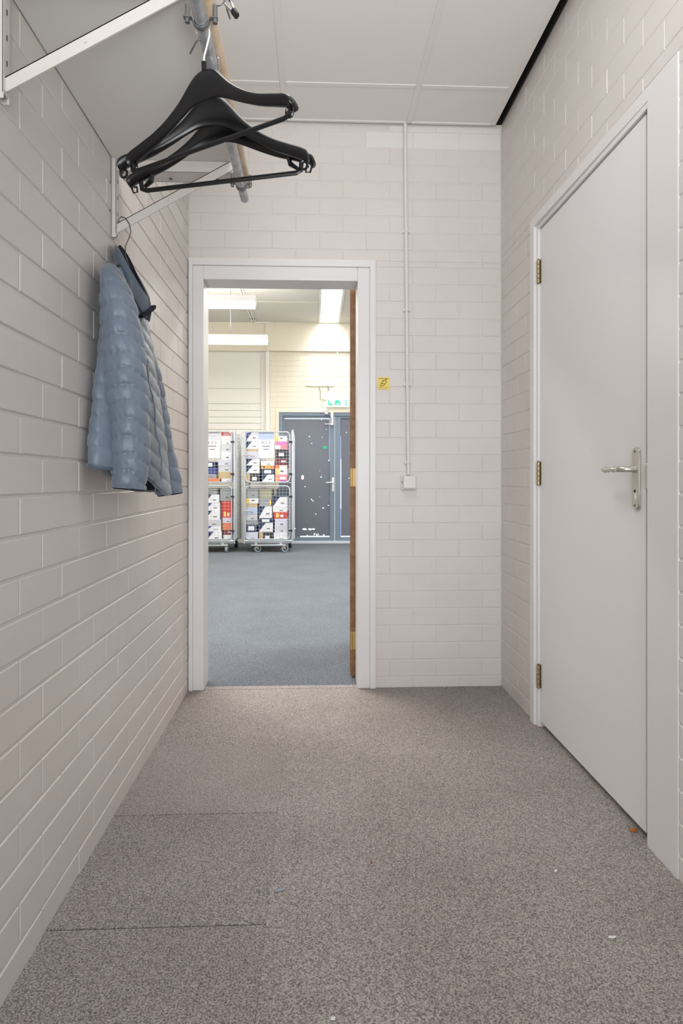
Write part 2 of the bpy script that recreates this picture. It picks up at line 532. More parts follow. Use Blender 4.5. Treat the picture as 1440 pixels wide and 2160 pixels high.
# hall door leaf, opened into the hall against nothing, seen on its hinge edge
hd = thing('door_leaf', 'brown veneered door standing open into the hall, seen on its edge', 'door', (0.20, 3.345, 0))
ang = math.radians(10)
Rm = Matrix.Translation((0.186, 3.345, 0)) @ Matrix.Rotation(-ang, 4, 'Z')
MB().box((0, 0, 0.012), (0.040, 0.78, 1.965), bev=0.0015, mtx=Rm).build('leaf', M['veneer'], hd)
for hz in (1.012, 0.19):
    q = MB()
    q.box((0.002, -0.0025, hz - .045), (0.030, 0.001, hz + .045), mtx=Rm)
    q.tube([Rm @ Vector((0.010, -0.006, hz - .046)), Rm @ Vector((0.010, -0.006, hz + .046))], 0.0055, 10)
    q.build('hinge', M['brass'], hd, smooth=True)

# ================================================================== CLOSET DOOR IN THE RIGHT WALL
cf = thing('door_frame', 'white painted frame around the closed white door on the right', 'door frame', (0.92, 2.2, 0))
DY0, DY1, DZ = 1.799, 2.649, 2.012
XD = 0.920                                       # door face
CX = 0.899                                       # casing face
MB().box((CX, 2.672, 0), (XR + .02, 2.722, 2.072), bev=.002).build('casing', M['trim'], cf)
MB().box((0.9105, 1.622, 0), (XR + .02, 1.774, 2.072), bev=.001).build('casing', M['trim'], cf)
MB().prism([(.9108, 1.774), (CX, 2.672), (XR + .02, 2.672), (XR + .02, 1.774)], 2.034, 2.072, 'z').build('casing', M['trim'], cf)
MB().box((XD - .010, DY1 + .003, 0), (XR + .15, 2.672, 2.034), bev=.0015).build('jamb', M['trim'], cf)
MB().box((XD + .045, 1.768, 0), (XR + .15, DY0 + .012, 2.034)).build('jamb', M['trim'], cf)
MB().prism([(XD - .0075, 1.774), (XD - .010, DY1 + .003), (XR + .15, DY1 + .003), (XR + .15, 1.774)], DZ + .005, 2.034, 'z').build('head', M['trim'], cf)
MB().box((XD - .0085, 1.7745, .975), (XD + .03, 1.792, 1.045), bev=.002).build('strike_plate', M['handle'], cf)

dr = thing('door_leaf', 'closed flush white door with long handle plate on the right', 'door', (0.94, 2.2, 0))
MB().box((XD, DY0, 0.022), (XD + .04, DY1, DZ), bev=.0015).build('leaf', M['door'], dr)
for hz in (1.843, 1.026, 0.205):
    q = MB()
    yk = DY1 + 0.001
    for k in range(5):
        z0 = hz - .047 + k * .0190
        q.tube([(XD - .009, yk, z0), (XD - .009, yk, z0 + .0163)], .0070, 12)
    q.tube([(XD - .009, yk, hz - .05), (XD - .009, yk, hz + .05)], .0045, 8, mi=1)
    q.box((XD - .0015, yk - .011, hz - .047), (XD + .0005, yk + .011, hz + .048))
    q.build('hinge', [M['hinge'], M['screw']], dr, smooth=True)
# handle plate
py_, pw_, pz0, pz1 = 1.846, 0.021, 0.913, 1.094
def rounded_plate(w, z0, z1, x0, x1, yc, mi=0):
    pts = []
    for k in range(9):
        a = PI * k / 8
        pts.append((yc + w * math.cos(a), z1 - w * 0.8 + w * 0.8 * math.sin(a)))
    for k in range(9):
        a = PI + PI * k / 8
        pts.append((yc + w * math.cos(a), z0 + w * 0.8 + w * 0.8 * math.sin(a)))
    return pts
q = MB()
q.prism(rounded_plate(pw_, pz0, pz1, 0, 0, py_), XD - .004, XD, 'x')
q.prism(rounded_plate(pw_ - .004, pz0 + .004, pz1 - .004, 0, 0, py_), XD - .0085, XD - .004, 'x')
hp = q.build('handle_plate', M['handle'], dr, smooth=True)
for zz in (pz1 - .014, pz0 + .014):
    MB().tube([(XD - .0086, py_, zz), (XD - .0094, py_, zz)], .0034, 10).build('screw', M['screw'], hp)
MB().tube([(XD - .0086, py_, .968), (XD - .0094, py_, .968)], .0042, 12).build('keyhole', M['dark'], hp)
q = MB()
q.prism([(py_ - .0035, .944), (py_ + .0035, .944), (py_ + .0035, .962), (py_ - .0035, .962)], XD - .0105, XD - .0086, 'x')
q.build('key_barrel', M['handle'], hp)
LZ = 1.030
q = MB()
q.tube([(XD - .0085, py_ + .002, LZ), (XD - .020, py_ + .002, LZ), (XD - .034, py_ + .003, LZ), (XD - .044, py_ + .010, LZ), (XD - .047, py_ + .022, LZ)], [.0095, .0088, .0086, .0086, .0086], 14)
q.tube([(XD - .047, py_ + .018, LZ), (XD - .0472, py_ + .040, LZ), (XD - .0472, py_ + .046, LZ)], [.0088, .0082, .0094], 14)
q.tube([(XD - .0472, py_ + .046, LZ), (XD - .0472, py_ + .052, LZ), (XD - .047, py_ + .066, LZ), (XD - .046, py_ + .085, LZ - .0005), (XD - .0455, py_ + .105, LZ - .0005), (XD - .0455, py_ + .119, LZ), (XD - .0455, py_ + .125, LZ)],
       [.0092, .0078, .0072, .0085, .0096, .0075, .002], 14)
q.build('lever', M['handle'], dr, smooth=True)

# ================================================================== CONDUIT, SOCKET, STICKER ON END WALL
co = thing('conduit', 'thin white cable conduit running down the end wall from the ceiling', 'conduit', (.45, YE - .012, 1.1))
yc = YE - .0125
pts = [(0.4415, yc - .002, 2.735), (0.4420, yc, 2.66), (0.4480, yc, 2.0), (0.4530, yc, 1.4), (0.4575, yc, 1.024)]
MB().tube(pts, .0088, 12).build('pipe', M['plastic_white'], co, smooth=True)
for py in (487, 653, 810, 975):
    z = zat(py, .45, yc)
    x = 0.4415 + (2.735 - z) * 0.0094
    q = MB()
    q.tube([(x, yc - .0004, z - .008), (x, yc - .0004, z + .008)], .0107, 12)
    q.box((x - .018, yc + .004, z - .007), (x + .018, YE + .001, z + .007), bev=.001)
    q.build('saddle_clip', M['plastic_white'], co, smooth=True)
bx, bz = 0.4595, 0.988
sk = thing('socket_box', 'small square white surface box at the foot of the wall conduit', 'socket', (bx, YE, bz - .035))
MB().box((bx - .037, YE - .012, bz - .036), (bx + .037, YE + .002, bz + .033), bev=.003).build('base', M['plastic_white'], sk)
MB().box((bx - .031, YE - .046, bz - .030), (bx + .031, YE - .010, bz + .031), bev=.006).build('cover', M['plastic_white'], sk)
for s in (-1, 1):
    MB().box((bx + s * .0335 - .0012, YE - .0135, bz - .006), (bx + s * .0335 + .0012, YE - .011, bz + .006)).build('screw_slot', M['screw'], sk)

sp = on_y(808.5, 808.5, YE)
st = thing('sticker', 'small yellow square light switch reminder sticker beside the doorway', 'sticker', (sp.x, YE - .001, sp.z))
sw = .0285
MB().box((sp.x - sw, YE - .0016, sp.z - sw), (sp.x + sw, YE + .003, sp.z + sw)).build('paper', M['yellow'], st)
q = MB()
for a, b2 in (((-.016, -.012), (-.004, .006)), ((-.004, .006), (.010, .015)), ((.010, .015), (.014, .004)), ((.014, .004), (.004, -.010)),
              ((.004, -.010), (-.010, -.016)), ((-.010, -.016), (-.016, -.012)), ((-.012, -.004), (.004, -.004)), ((-.006, .008), (.000, .012)), ((.010, .015), (.016, .018))):
    q.tube([(sp.x + a[0], YE - .0019, sp.z + a[1] + .002), (sp.x + b2[0], YE - .0019, sp.z + b2[1] + .002)], .0013, 6)
q.build('lamp_drawing', M['ink'], st)
text_mesh('LICHT UIT', .0098, 'lettering', M['red_ink'], st, facing_corridor(sp.x, YE - .0019, sp.z - .0215), .0002)
q = MB()
for k in range(9):
    u = sp.x - .022 + k * .0052
    q.box((u, YE - .0019, sp.z + .0205), (u + .0038, YE - .0015, sp.z + .0242))
q.build('print_line', M['red_ink'], st)

# ================================================================== SHELF, BRACKETS, RODS
SZ = 1.945
sh = MB().box((XL + .003, 0.2, SZ), (-0.2425, 1.996, SZ + .020), bev=.0015).build('wall_shelf', M['shelf'])
tag(rebase(sh, (-.42, 1.1, SZ)), 'white board shelf under the ceiling along the left brick wall', 'shelf')

def bracket(y, label, wide):
    br = thing('shelf_bracket', label, 'bracket', (XL, y, 1.71), 'white shelf brackets on the left wall')
    u = MB()
    u.box((XL + .0005, y - .013, 1.712), (XL + .004, y + .013, SZ - .001), bev=.001)
    u.box((XL + .0005, y - .013, 1.712), (XL + .016, y - .0105, SZ - .001))
    u.box((XL + .0005, y + .0105, 1.712), (XL + .016, y + .013, SZ - .001))
    u.box((XL + .013, y - .013, 1.722), (XL + .0165, y + .013, SZ - .001), bev=.001)
    up = u.build('upright', M['bracket'], br)
    for k in range(5):
        z = 1.735 + k * .048
        MB().box((XL + .0164, y - .002, z - .005), (XL + .0172, y + .002, z + .005)).build('slot', M['screw'], up)
    a = MB()
    AH = .033 if wide else .024
    a.box((XL + .016, y - .002, SZ - AH), (-0.214, y + .002, SZ - .001), bev=.001)
    if wide:
        a.box((XL + .016, y + .066, SZ - AH), (-0.214, y + .070, SZ - .001), bev=.001)
        a.box((XL + .016, y - .001, SZ - AH), (-0.214, y + .069, SZ - AH + .003))
        a.box((-0.217, y - .001, SZ - AH), (-0.213, y + .069, SZ - .001), bev=.001)
    ar = a.build('arm', M['bracket'], br)
    for xx in ((-.43, -.29) if wide else ()):
        MB().tube([(xx, y + .045, SZ - AH + .001), (xx, y + .045, SZ - AH - .003)], .0045, 10).build('screw', M['screw'], ar)
    p0, p1 = Vector((XL + .012, y - .002, 1.738)), Vector((-.243, y - .004, SZ - .014))
    d = (p1 - p0).normalized(); nrm = Vector((-d.z, 0, d.x))
    wv = .0125
    poly = [(p0 - nrm * wv), (p1 - nrm * wv), (p1 + nrm * wv), (p0 + nrm * wv)]
    s = MB()
    s.prism([(p.x, p.z) for p in poly], y - .006, y - .0025, 'y')
    lip = [p0 + nrm * wv, p1 + nrm * wv, p1 + nrm * (wv - .002), p0 + nrm * (wv - .002)]
    s.prism([(p.x, p.z) for p in lip], y - .006, y - .0022, 'y')
    brace = s.build('brace', M['bracket'], br)
    mid = p0.lerp(p1, .45)
    MB().tube([(mid.x, y - .006, mid.z), (mid.x, y - .0085, mid.z)], .0035, 10).build('rivet', M['bracket'], brace)
    return br
bracket(1.275, 'near white shelf bracket, its brace crossing the top left corner', False)
bracket(1.985, 'far white shelf bracket that carries the blue jacket', True)

PX, PZ, PR = -0.2105, 1.865, 0.0125
cr = thing('coat_rail', 'galvanised steel pipe hung below the front of the shelf as coat rail', 'rail', (PX, 1.2, PZ))
n = 20
q = MB()
q.loft([[(PX + math.cos(2 * PI * k / n) * r, y, PZ + math.sin(2 * PI * k / n) * r) for k in range(n)] for (y, r) in ((0.25, PR), (2.055, PR), (2.055, PR - .002), (1.9, PR - .002))], cap0=True, cap1=True)
q.build('pipe', M['steel'], cr, smooth=True)
def saddle(y, m):
    q = MB(); pts = []
    for k in range(13):
        a = PI + PI * k / 12
        pts.append((PX + math.cos(a) * (PR + .0022), y, PZ + math.sin(a) * (PR + .0022)))
    pts = [(PX - .033, y, PZ + .006), (PX - .017, y, PZ + .005)] + pts + [(PX + .017, y, PZ + .005), (PX + .031, y, PZ + .006)]
    q.tube(pts, .0062, 8, flat=.35)
    cl = q.build('saddle_clamp', m, cr, smooth=True)
    for s in (-1, 1):
        MB().tube([(PX + s * .026, y, PZ - .004), (PX + s * .026, y, PZ + .030)], .0045, 10).build('bolt', m, cl, smooth=True)
M['clamp'] = mat('dull_zinc_clamp', (128, 130, 130), 0.4, 0.7)
saddle(1.262, M['clamp'])
saddle(1.962, M['clamp'])
for (px, py, dx, dz, yy) in ((424, 82, -.012, -.024, 1.30), (420, 118, -.010, -.014, 1.40), (425, 119, -.008, -.02, 1.41)):
    q = MB()
    q.tube([(PX - .006, yy, PZ - .008), (PX - .016, yy, PZ - .014), (PX - .016 + dx, yy, PZ - .014 + dz)], .0016, 6)
    q.build('binding_wire', M['dark_wire'], cr, smooth=True)
WX, WZ = -0.197, 1.902
wrd = MB().tube([(WX + .004, 0.3, WZ), (WX, 1.2, WZ), (WX - .003, 2.045, WZ), (WX - .003, 2.048, WZ)], [.0105, .0105, .0105, .009], 16).build('wooden_rod', M['wood'], smooth=True)
tag(rebase(wrd, (WX, 1.2, WZ)), 'pale wooden rod lying alongside the steel coat rail', 'rod')

# ---- hangers
def hook_pts(side=1, neck=-.078, R=.0155):
    pts = [(0, neck), (0.0005 * side, neck + .018), (.007 * side, neck + .034), (.015 * side, -.018)]
    for k in range(10):
        a = math.radians(-25 + k * 25)
        pts.append((side * R * math.cos(a), R * math.sin(a)))
    # smooth
    out = []
    for i in range(len(pts) - 1):
        p0, p1, p2, p3 = pts[max(i - 1, 0)], pts[i], pts[i + 1], pts[min(i + 2, len(pts) - 1)]
        for t in (0, .34, .67):
            def cr_(a, b, c, d): return .5 * ((2 * b) + (-a + c) * t + (2 * a - 5 * b + 4 * c - d) * t * t + (-a + 3 * b - 3 * c + d) * t ** 3)
            out.append((cr_(p0[0], p1[0], p2[0], p3[0]), cr_(p0[1], p1[1], p2[1], p3[1])))
    out.append(pts[-1])
    return out

def interp(tab, u):
    for (a, va), (b2, vb) in zip(tab[:-1], tab[1:]):
        if a <= u <= b2:
            t = (u - a) / (b2 - a); t = t * t * (3 - 2 * t) if False else t
            return va + (vb - va) * t
    return tab[-1][1]

def smoothtab(tab, n=40):
    """Catmull-Rom resampling of (u, v) table -> list of (u, v)"""
    out = []
    for i in range(len(tab) - 1):
        p0, p1, p2, p3 = tab[max(i - 1, 0)], tab[i], tab[i + 1], tab[min(i + 2, len(tab) - 1)]
        for k in range(4):
            t = k / 4
            f = lambda a, b, c, d: .5 * ((2 * b) + (-a + c) * t + (2 * a - 5 * b + 4 * c - d) * t * t + (-a + 3 * b - 3 * c + d) * t ** 3)
            out.append((f(p0[0], p1[0], p2[0], p3[0]), f(p0[1], p1[1], p2[1], p3[1])))
    out.append(tab[-1])
    return out

def hanger(label, y, rot, apex, half, drop, hookmat, style, tilt=0.0):
    h = thing('coat_hanger', label, 'hanger', (PX, y, PZ), 'black plastic coat hangers on the steel rail')
    Rz = Matrix.Translation((PX, y, PZ)) @ Matrix.Rotation(rot, 4, 'Z') @ Matrix.Rotation(tilt, 4, 'Y')
    P = lambda u, v, wv: Rz @ Vector((u, v, wv))
    k = half / .2
    # top edge, bottom edge and thickness along the arm
    top = smoothtab([(0, 0), (.018 * k, -.004), (.035 * k, -.017), (.06 * k, -.044), (.09 * k, -.068), (.125 * k, -.088), (.16 * k, -.101), (.185 * k, -.109), (.196 * k, -.116), (.2 * k, -.126)])
    bot = smoothtab([(0, -.060), (.018 * k, -.061), (.035 * k, -.065), (.06 * k, -.077), (.09 * k, -.093), (.125 * k, -.109), (.16 * k, -.121), (.182 * k, -.129), (.190 * k, -.134), (.194 * k, -.140)])
    th = [(0, .0065), (.06 * k, .0075), (.1 * k, .0095), (.15 * k, .0135), (.19 * k, .0155), (.21 * k, .015)]
    rings = []
    half_r = []
    for (ut, zt), (ub, zb) in zip(top, bot):
        half_r.append((ut, zt * drop, ub, zb * drop, interp(th, min(ut, .2 * k))))
    allr = [(-a, b2, -c, d, e) for a, b2, c, d, e in reversed(half_r[1:])] + half_r
    for ut, zt, ub, zb, e in allr:
        ring = []
        for s, f in ((0, 0), (.55, .04), (.95, .16), (1, .4), (.75, .7), (.45, .93), (0, 1), (-.45, .93), (-.75, .7), (-1, .4), (-.95, .16), (-.55, .04)):
            ring.append(P(ut + (ub - ut) * f, s * e, apex + zt + (zb - zt) * f))
        rings.append(ring)
    MB().loft(rings).build('arms', M['black'], h, smooth='all')
    # neck that takes the hook
    MB().tube([P(0, 0, apex - .008), P(0, 0, apex + .014)], .0052, 10).build('neck', M['black'], h, smooth=True)
    MB().tube([P(a, 0, b2) for a, b2 in hook_pts(1, apex + .006)], .0019, 8).build('hook', hookmat, h, smooth=True)
    zb = apex - .148 * drop
    ub = .176 * k
    q = MB()
    if style == 'plain':
        q.tube([P(-.192 * k, 0, apex - .128 * drop), P(-.190 * k, 0, zb + .004), P(-ub, 0, zb), P(0, 0, zb), P(ub, 0, zb), P(.190 * k, 0, zb + .004), P(.192 * k, 0, apex - .128 * drop)],
               .0046, 8, up=tuple((Rz.to_3x3() @ Vector((0, 1, 0)))), flat=.8)
    elif style == 'hooks':
        q.tube([P(-ub + .004, 0, zb + .022), P(-ub + .006, 0, zb + .004), P(-ub + .016, 0, zb), P(0, 0, zb), P(ub - .016, 0, zb), P(ub - .006, 0, zb + .004), P(ub - .004, 0, zb + .022)],
               .0052, 8, up=tuple((Rz.to_3x3() @ Vector((0, 1, 0)))), flat=.6)
    if q.v: q.build('trouser_bar', M['black'], h, smooth=True)
    # ends: eyelets of the plain hangers, curled hooks and inner clips of the other
    for s in (-1, 1):
        q = MB()
        if style != 'hooks':
            c = (s * .189 * k, apex - .140 * drop)
            q.tube([P(c[0] + .007 * math.cos(a), 0, c[1] + .009 * math.sin(a)) for a in [2 * PI * i / 12 for i in range(13)]], .0028, 6)
        else:
            c = (s * (ub + .004), zb + .004)
            q.tube([P(c[0] - s * .004, 0, c[1] + .030), P(c[0] + s * .012, 0, c[1] + .020), P(c[0] + s * .014, 0, c[1] + .004), P(c[0] + s * .010, 0, c[1] - .006),
                    P(c[0] + s * .001, 0, c[1] - .005), P(c[0] + s * .002, 0, c[1] + .007), P(c[0] + s * .008, 0, c[1] + .006)], .0022, 6)
            t0 = [(s * (ub - .012), .008), (s * (ub - .028), .020), (s * (ub - .036), .046), (s * (ub - .032), .052), (s * (ub - .022), .036), (s * (ub - .012), .026), (s * (ub - .006), .034), (s * (ub + .002), .030)]
            MB().tube([P(a, 0, zb + b2) for a, b2 in t0], [.006, .009, .006, .0035, .004, .005, .006, .008], 8, flat=.6).build('inner_clip', M['black'], h, smooth=True)
        q.build('end_hook' if style == 'hooks' else 'end_loop', M['black'], h, smooth=True)
    return h
hanger('black plastic hanger nearest the camera, on a white wire hook', 1.282, math.radians(-31), -.080, .200, 1.0, M['white_wire'], 'plain', math.radians(-2.2))
hanger('middle black plastic hanger with glossy broad shoulders', 1.385, math.radians(-6), -.068, .200, 1.10, M['chrome'], 'open', math.radians(-1))
hanger('rearmost black plastic hanger, its bar ending in curled hooks', 1.455, math.radians(-12), -.074, .212, .97, M['chrome'], 'hooks', math.radians(-2.2))

# clip hanger further along the rod, only partly in the frame
ch = thing('clip_hanger', 'chrome trouser hanger with black tipped clips above the wooden rod', 'hanger', (WX, 1.30, WZ))
hx, hy, hz = WX + .018, 1.262, WZ
q = MB()
q.tube([(WX + (.0125) * math.cos(a), 1.262, WZ + .0125 * math.sin(a)) for a in [math.radians(-30 + 22 * i) for i in range(11)]] , .0018, 8)
q.tube([(WX + .0108, 1.262, WZ - .0062), (WX + .022, 1.262, WZ - .006), (WX + .03, 1.262, WZ + .002)], .0018, 8)
q.build('hook', M['chrome'], ch, smooth=True)
q = MB().tube([(WX + .022, 1.15, WZ + .020), (WX + .030, 1.262, WZ + .002), (WX + .036, 1.30, WZ - .004)], .0025, 8).build('bar', M['chrome'], ch, smooth=True)
for (yy, k) in ((1.262, 1.0), (1.19, 1.0)):
    q = MB()
    c0 = Vector((WX + .026, yy, WZ + .012))
    d = Vector((.022, 0, -.030)).normalized(); nn = Vector((0, 1, 0)); sd = d.cross(nn)
    for s in (-1, 1):
        q.tube([c0 + sd * s * .002, c0 + d * .018 + sd * s * .006, c0 + d * .036 + sd * s * .003], .0042, 6, flat=.4)
    cp = q.build('clip', M['chrome'], ch, smooth=True)
    MB().tube([c0 + d * .034, c0 + d * .046], .0085, 6, flat=.7).build('clip_tip', M['rubber'], cp)
    MB().tube([c0 + d * .010 + sd * .012, c0 + d * .006 + sd * .022], .007, 6).build('clip_tip', M['rubber'], cp)

# ================================================================== THE JACKET
JX, JY = -0.500, 2.0
jk = thing('jacket', 'blue grey quilted jacket hanging from the far shelf bracket', 'jacket', (JX, JY, 1.7))
rng = random.Random(3)
def noise1(seed):
    ph = [random.Random(seed * 17 + i).uniform(0, 6.28) for i in range(8)]
    return lambda a, t: (math.sin(3 * a + ph[0] + 5 * t) + .7 * math.sin(7 * a + ph[1] - 9 * t) + .5 * math.sin(11 * a + ph[2] + 23 * t) + .4 * math.sin(17 * a + ph[3] - 31 * t)) / 2.6

def quilted(path, spacing, bulge, seed, nseg=40, sub=9, skew=0.0, tail=None):
    """path: list of (t(0..1), centre, a, b, direction-of-a angle).  Rings follow t; quilting seams every `spacing` metres."""
    # dense length table
    N = 60
    def at(t):
        for i in range(len(path) - 1):
            if path[i][0] <= t <= path[i + 1][0] + 1e-9:
                u = (t - path[i][0]) / (path[i + 1][0] - path[i][0])
                A, B = path[i], path[i + 1]
                pm = path[i - 1] if i > 0 else A
                pn = path[i + 2] if i + 2 < len(path) else B
                f = lambda a, b, c, d: .5 * ((2 * b) + (-a + c) * u + (2 * a - 5 * b + 4 * c - d) * u * u + (-a + 3 * b - 3 * c + d) * u ** 3)
                c = Vector([f(pm[1][k], A[1][k], B[1][k], pn[1][k]) for k in range(3)])
                return c, f(pm[2], A[2], B[2], pn[2]), f(pm[3], A[3], B[3], pn[3]), A[4] + (B[4] - A[4]) * u
    L = 0; last = at(0)[0]
    for i in range(1, N + 1):
        p = at(i / N)[0]; L += (p - last).length; last = p
    nq = max(2, int(round(L / spacing)))
    nz_ = noise1(seed)
    rings = []
    R = nq * sub
    for i in range(R + 1):
        t = i / R
        c, a, b, ang = at(t)
        c0 = at(max(0, t - .02))[0]; c1 = at(min(1, t + .02))[0]
        d = (c1 - c0).normalized()
        ring = []
        for k in range(nseg):
            th = 2 * PI * k / nseg
            tt = t - skew * max(0.0, math.cos(th) - .15) / nq + .10 * math.sin(2 * th + seed) / nq
            q = (tt * nq) % 1.0
            sn = abs(math.sin(PI * q))
            row = math.floor(tt * nq)
            bl = bulge * (sn ** .29) * (1 + .25 * math.sin(3 * th + 2.1 * row + seed))
            wr = .22 * bulge * nz_(th, t) + .26 * bulge * math.sin(th * (17 + row % 5) + seed + 2.7 * row) * (1 - sn) ** 1.2
            e = 1.0
            a_, b_ = a - .0025, b - .0025
            x, y = (a_ + bl + wr) * math.copysign(abs(math.cos(th)) ** e, math.cos(th)), (b_ + bl + wr) * math.copysign(abs(math.sin(th)) ** e, math.sin(th))
            ca, sa = math.cos(ang), math.sin(ang)
            off = Vector((x * ca - y * sa, x * sa + y * ca, 0))
            off -= d * off.dot(d) * .8
            ring.append(c + off)
        rings.append(ring)
    return rings

WALLX = XL + .006
def clampx(rings, xmin=WALLX):
    for r in rings:
        for i, p in enumerate(r):
            if p.x < xmin: r[i] = Vector((xmin + (p.x - xmin) * .04, p.y, p.z))
    return rings
# torso (a: across x, b: along y)
body = [(0, Vector((-.515, 1.93, .990)), .054, .218, -.20), (.06, Vector((-.515, 1.93, 1.025)), .056, .218, -.20), (.25, Vector((-.520, 1.94, 1.14)), .052, .205, -.18), (.5, Vector((-.532, 1.96, 1.30)), .044, .185, -.13),
        (.75, Vector((-.544, 1.985, 1.44)), .035, .165, -.08), (.88, Vector((-.552, 2.0, 1.525)), .026, .140, -.05), (.96, Vector((-.558, 2.0, 1.585)), .018, .100, 0), (1, Vector((-.562, 2.0, 1.62)), .014, .060, 0)]
rg = clampx(quilted(body, .050, .0082, 5, nseg=72))
for r in rg:                                       # the hem hangs lower at the far side and the front
    for i, p in enumerate(r):
        f = max(0, min(1, (1.35 - p.z) / .35))
        g = max(0, min(1, (p.y - 1.80) / .26)); g = g * g * (3 - 2 * g)
        lift = .046 - .078 * g + .008 * max(-1, min(1, (-.52 - p.x) / .06))
        r[i] = Vector((p.x, p.y, p.z + f * lift))
MB().loft(rg, cap0=False, cap1=True).build('torso', M['jacket'], jk, smooth='all')
h0 = rg[0]; hc0 = sum(h0, Vector()) / len(h0)
MB().loft([h0, [hc0 + (p - hc0) * .93 + Vector((0, 0, .002)) for p in h0], [hc0 + (p - hc0) * .86 + Vector((0, 0, .05)) for p in h0]], cap0=False, cap1=True).build('lining', M['fleece'], jk, smooth='all')
# near sleeve
sl1 = [(0, Vector((-.558, 1.875, 1.572)), .012, .050, 0), (.05, Vector((-.548, 1.845, 1.555)), .024, .062, .1), (.14, Vector((-.530, 1.815, 1.500)), .036, .060, .15), (.31, Vector((-.509, 1.795, 1.397)), .047, .054, .2),
       (.50, Vector((-.496, 1.785, 1.283)), .050, .050, .2), (.69, Vector((-.485, 1.780, 1.168)), .047, .047, .2), (.90, Vector((-.482, 1.774, 1.040)), .044, .042, .2), (1, Vector((-.486, 1.770, .976)), .038, .038, .2)]
s1 = clampx(quilted(sl1, .0465, .0086, 11, nseg=64, skew=.55, sub=11))
MB().loft(s1, cap0=True, cap1=False).build('sleeve', M['jacket'], jk, smooth='all')
# turned-in cuff of the near sleeve
c1 = s1[-1]; cc = sum(c1, Vector()) / len(c1)
MB().loft([c1, [cc + (p - cc) * .90 + Vector((0, 0, -.002)) for p in c1], [cc + (p - cc) * .84 + Vector((0, 0, .03)) for p in c1]], cap0=False, cap1=True).build('cuff_lining', M['fleece'], jk, smooth='all')
# far sleeve
sl2 = [(0, Vector((-.570, 2.12, 1.560)), .010, .050, 0), (.06, Vector((-.568, 2.15, 1.535)), .018, .058, -.05), (.15, Vector((-.562, 2.165, 1.480)), .027, .056, -.1), (.42, Vector((-.533, 2.18, 1.31)), .040, .052, -.15),
       (.60, Vector((-.518, 2.185, 1.20)), .042, .050, -.15), (.79, Vector((-.498, 2.19, 1.085)), .042, .046, -.15), (.94, Vector((-.474, 2.195, .990)), .041, .042, -.15), (1, Vector((-.466, 2.195, .952)), .037, .038, -.15)]
s2 = clampx(quilted(sl2, .0475, .0080, 23, nseg=64, skew=.3, sub=11))
MB().loft(s2, cap0=True, cap1=False).build('sleeve', M['jacket'], jk, smooth='all')
c2 = s2[-1]; cc = sum(c2, Vector()) / len(c2)
MB().loft([c2, [cc + (p - cc) * .90 + Vector((0, 0, -.002)) for p in c2], [cc + (p - cc) * .84 + Vector((0, 0, .03)) for p in c2]], cap0=False, cap1=True).build('cuff_lining', M['fleece'], jk, smooth='all')
# stand-up collar: high against the wall, its front corners flopping down
def collar(off, z_add, name, m, t0, t1, hscale=1.0):
    rings = []
    n = 30
    for i in range(n + 1):
        s = t0 + (t1 - t0) * i / n                 # -1 near front corner .. 0 nape .. 1 far front corner
        a = s * PI * .93
        x = -.536 - math.cos(a) * .044
        y = 2.0 + math.sin(a) * (.068 + off)
        f = (1 - math.cos(a)) / 2                  # 0 nape, 1 front
        zl = 1.640 - .168 * f ** 1.2
        ht = (.052 + .014 * f) * hscale
        out = Vector((-math.cos(a), math.sin(a), 0))
        p0 = Vector((x, y, zl + z_add)) + out * (.004 + off * .5)
        p1 = Vector((x, y, zl + z_add + ht * .55)) + out * (.010 + off)
        p2 = Vector((x, y, zl + z_add + ht)) + out * (.004 + off)
        p2i = p2 - out * .006; p1i = p1 - out * .008; p0i = p0 - out * .006
        rings.append([q if q.x > WALLX - .004 else Vector((WALLX - .004, q.y, q.z)) for q in (p0, p1, p2, p2i, p1i, p0i)])
    MB().loft(rings).build(name, m, jk, smooth=True)
collar(.0, 0, 'collar', M['jacket_trim'], -1, 1)
collar(-.010, .004, 'collar_lining', M['fleece'], -.99, .99, .96)
# neck opening flap with dark fleece facing at the top of the zip
fz = [(-.497, 1.985, 1.475), (-.487, 1.975, 1.488), (-.482, 1.985, 1.512), (-.487, 2.005, 1.530), (-.496, 2.01, 1.515)]
q = MB()
q.tube([(-.500, 1.95, 1.474), (-.489, 1.972, 1.490), (-.480, 1.995, 1.508), (-.479, 2.015, 1.520)], [.012, .016, .015, .010], 8, flat=.45, up=(0, 0, 1))
q.build('chin_guard', M['fleece'], jk, smooth=True)
# zip along the front edge
zp = []
for i in range(25):
    t = i / 24
    z = 1.47 - t * .485
    # front surface of torso at this height
    k = min(rg, key=lambda r: abs(sum(p.z for p in r) / len(r) - z))
    fp = max(k, key=lambda p: p.x - abs(p.y - 1.97) * .3)
    zp.append((fp.x + .001, fp.y, z))
MB().tube(zp, .0030, 6, flat=.7).build('zip', M['jacket'], jk, smooth=True)
# hem binding and draw cord
hem = rg[0]
MB().tube([p + Vector((0, 0, .002)) for p in hem] + [hem[0] + Vector((0, 0, .002))], .0065, 6, cap=False).build('hem_binding', M['jacket_trim'], jk, smooth=True)
MB().tube([(-.452, 1.92, 1.0), (-.450, 1.915, .975), (-.449, 1.913, .958)], .0016, 6).build('draw_cord', M['jacket_trim'], jk, smooth=True)
# shoulder yoke seam
MB().tube([s1[i][4] for i in range(4, 40)], .0026, 6).build('armhole_seam', M['jacket_trim'], jk, smooth=True)

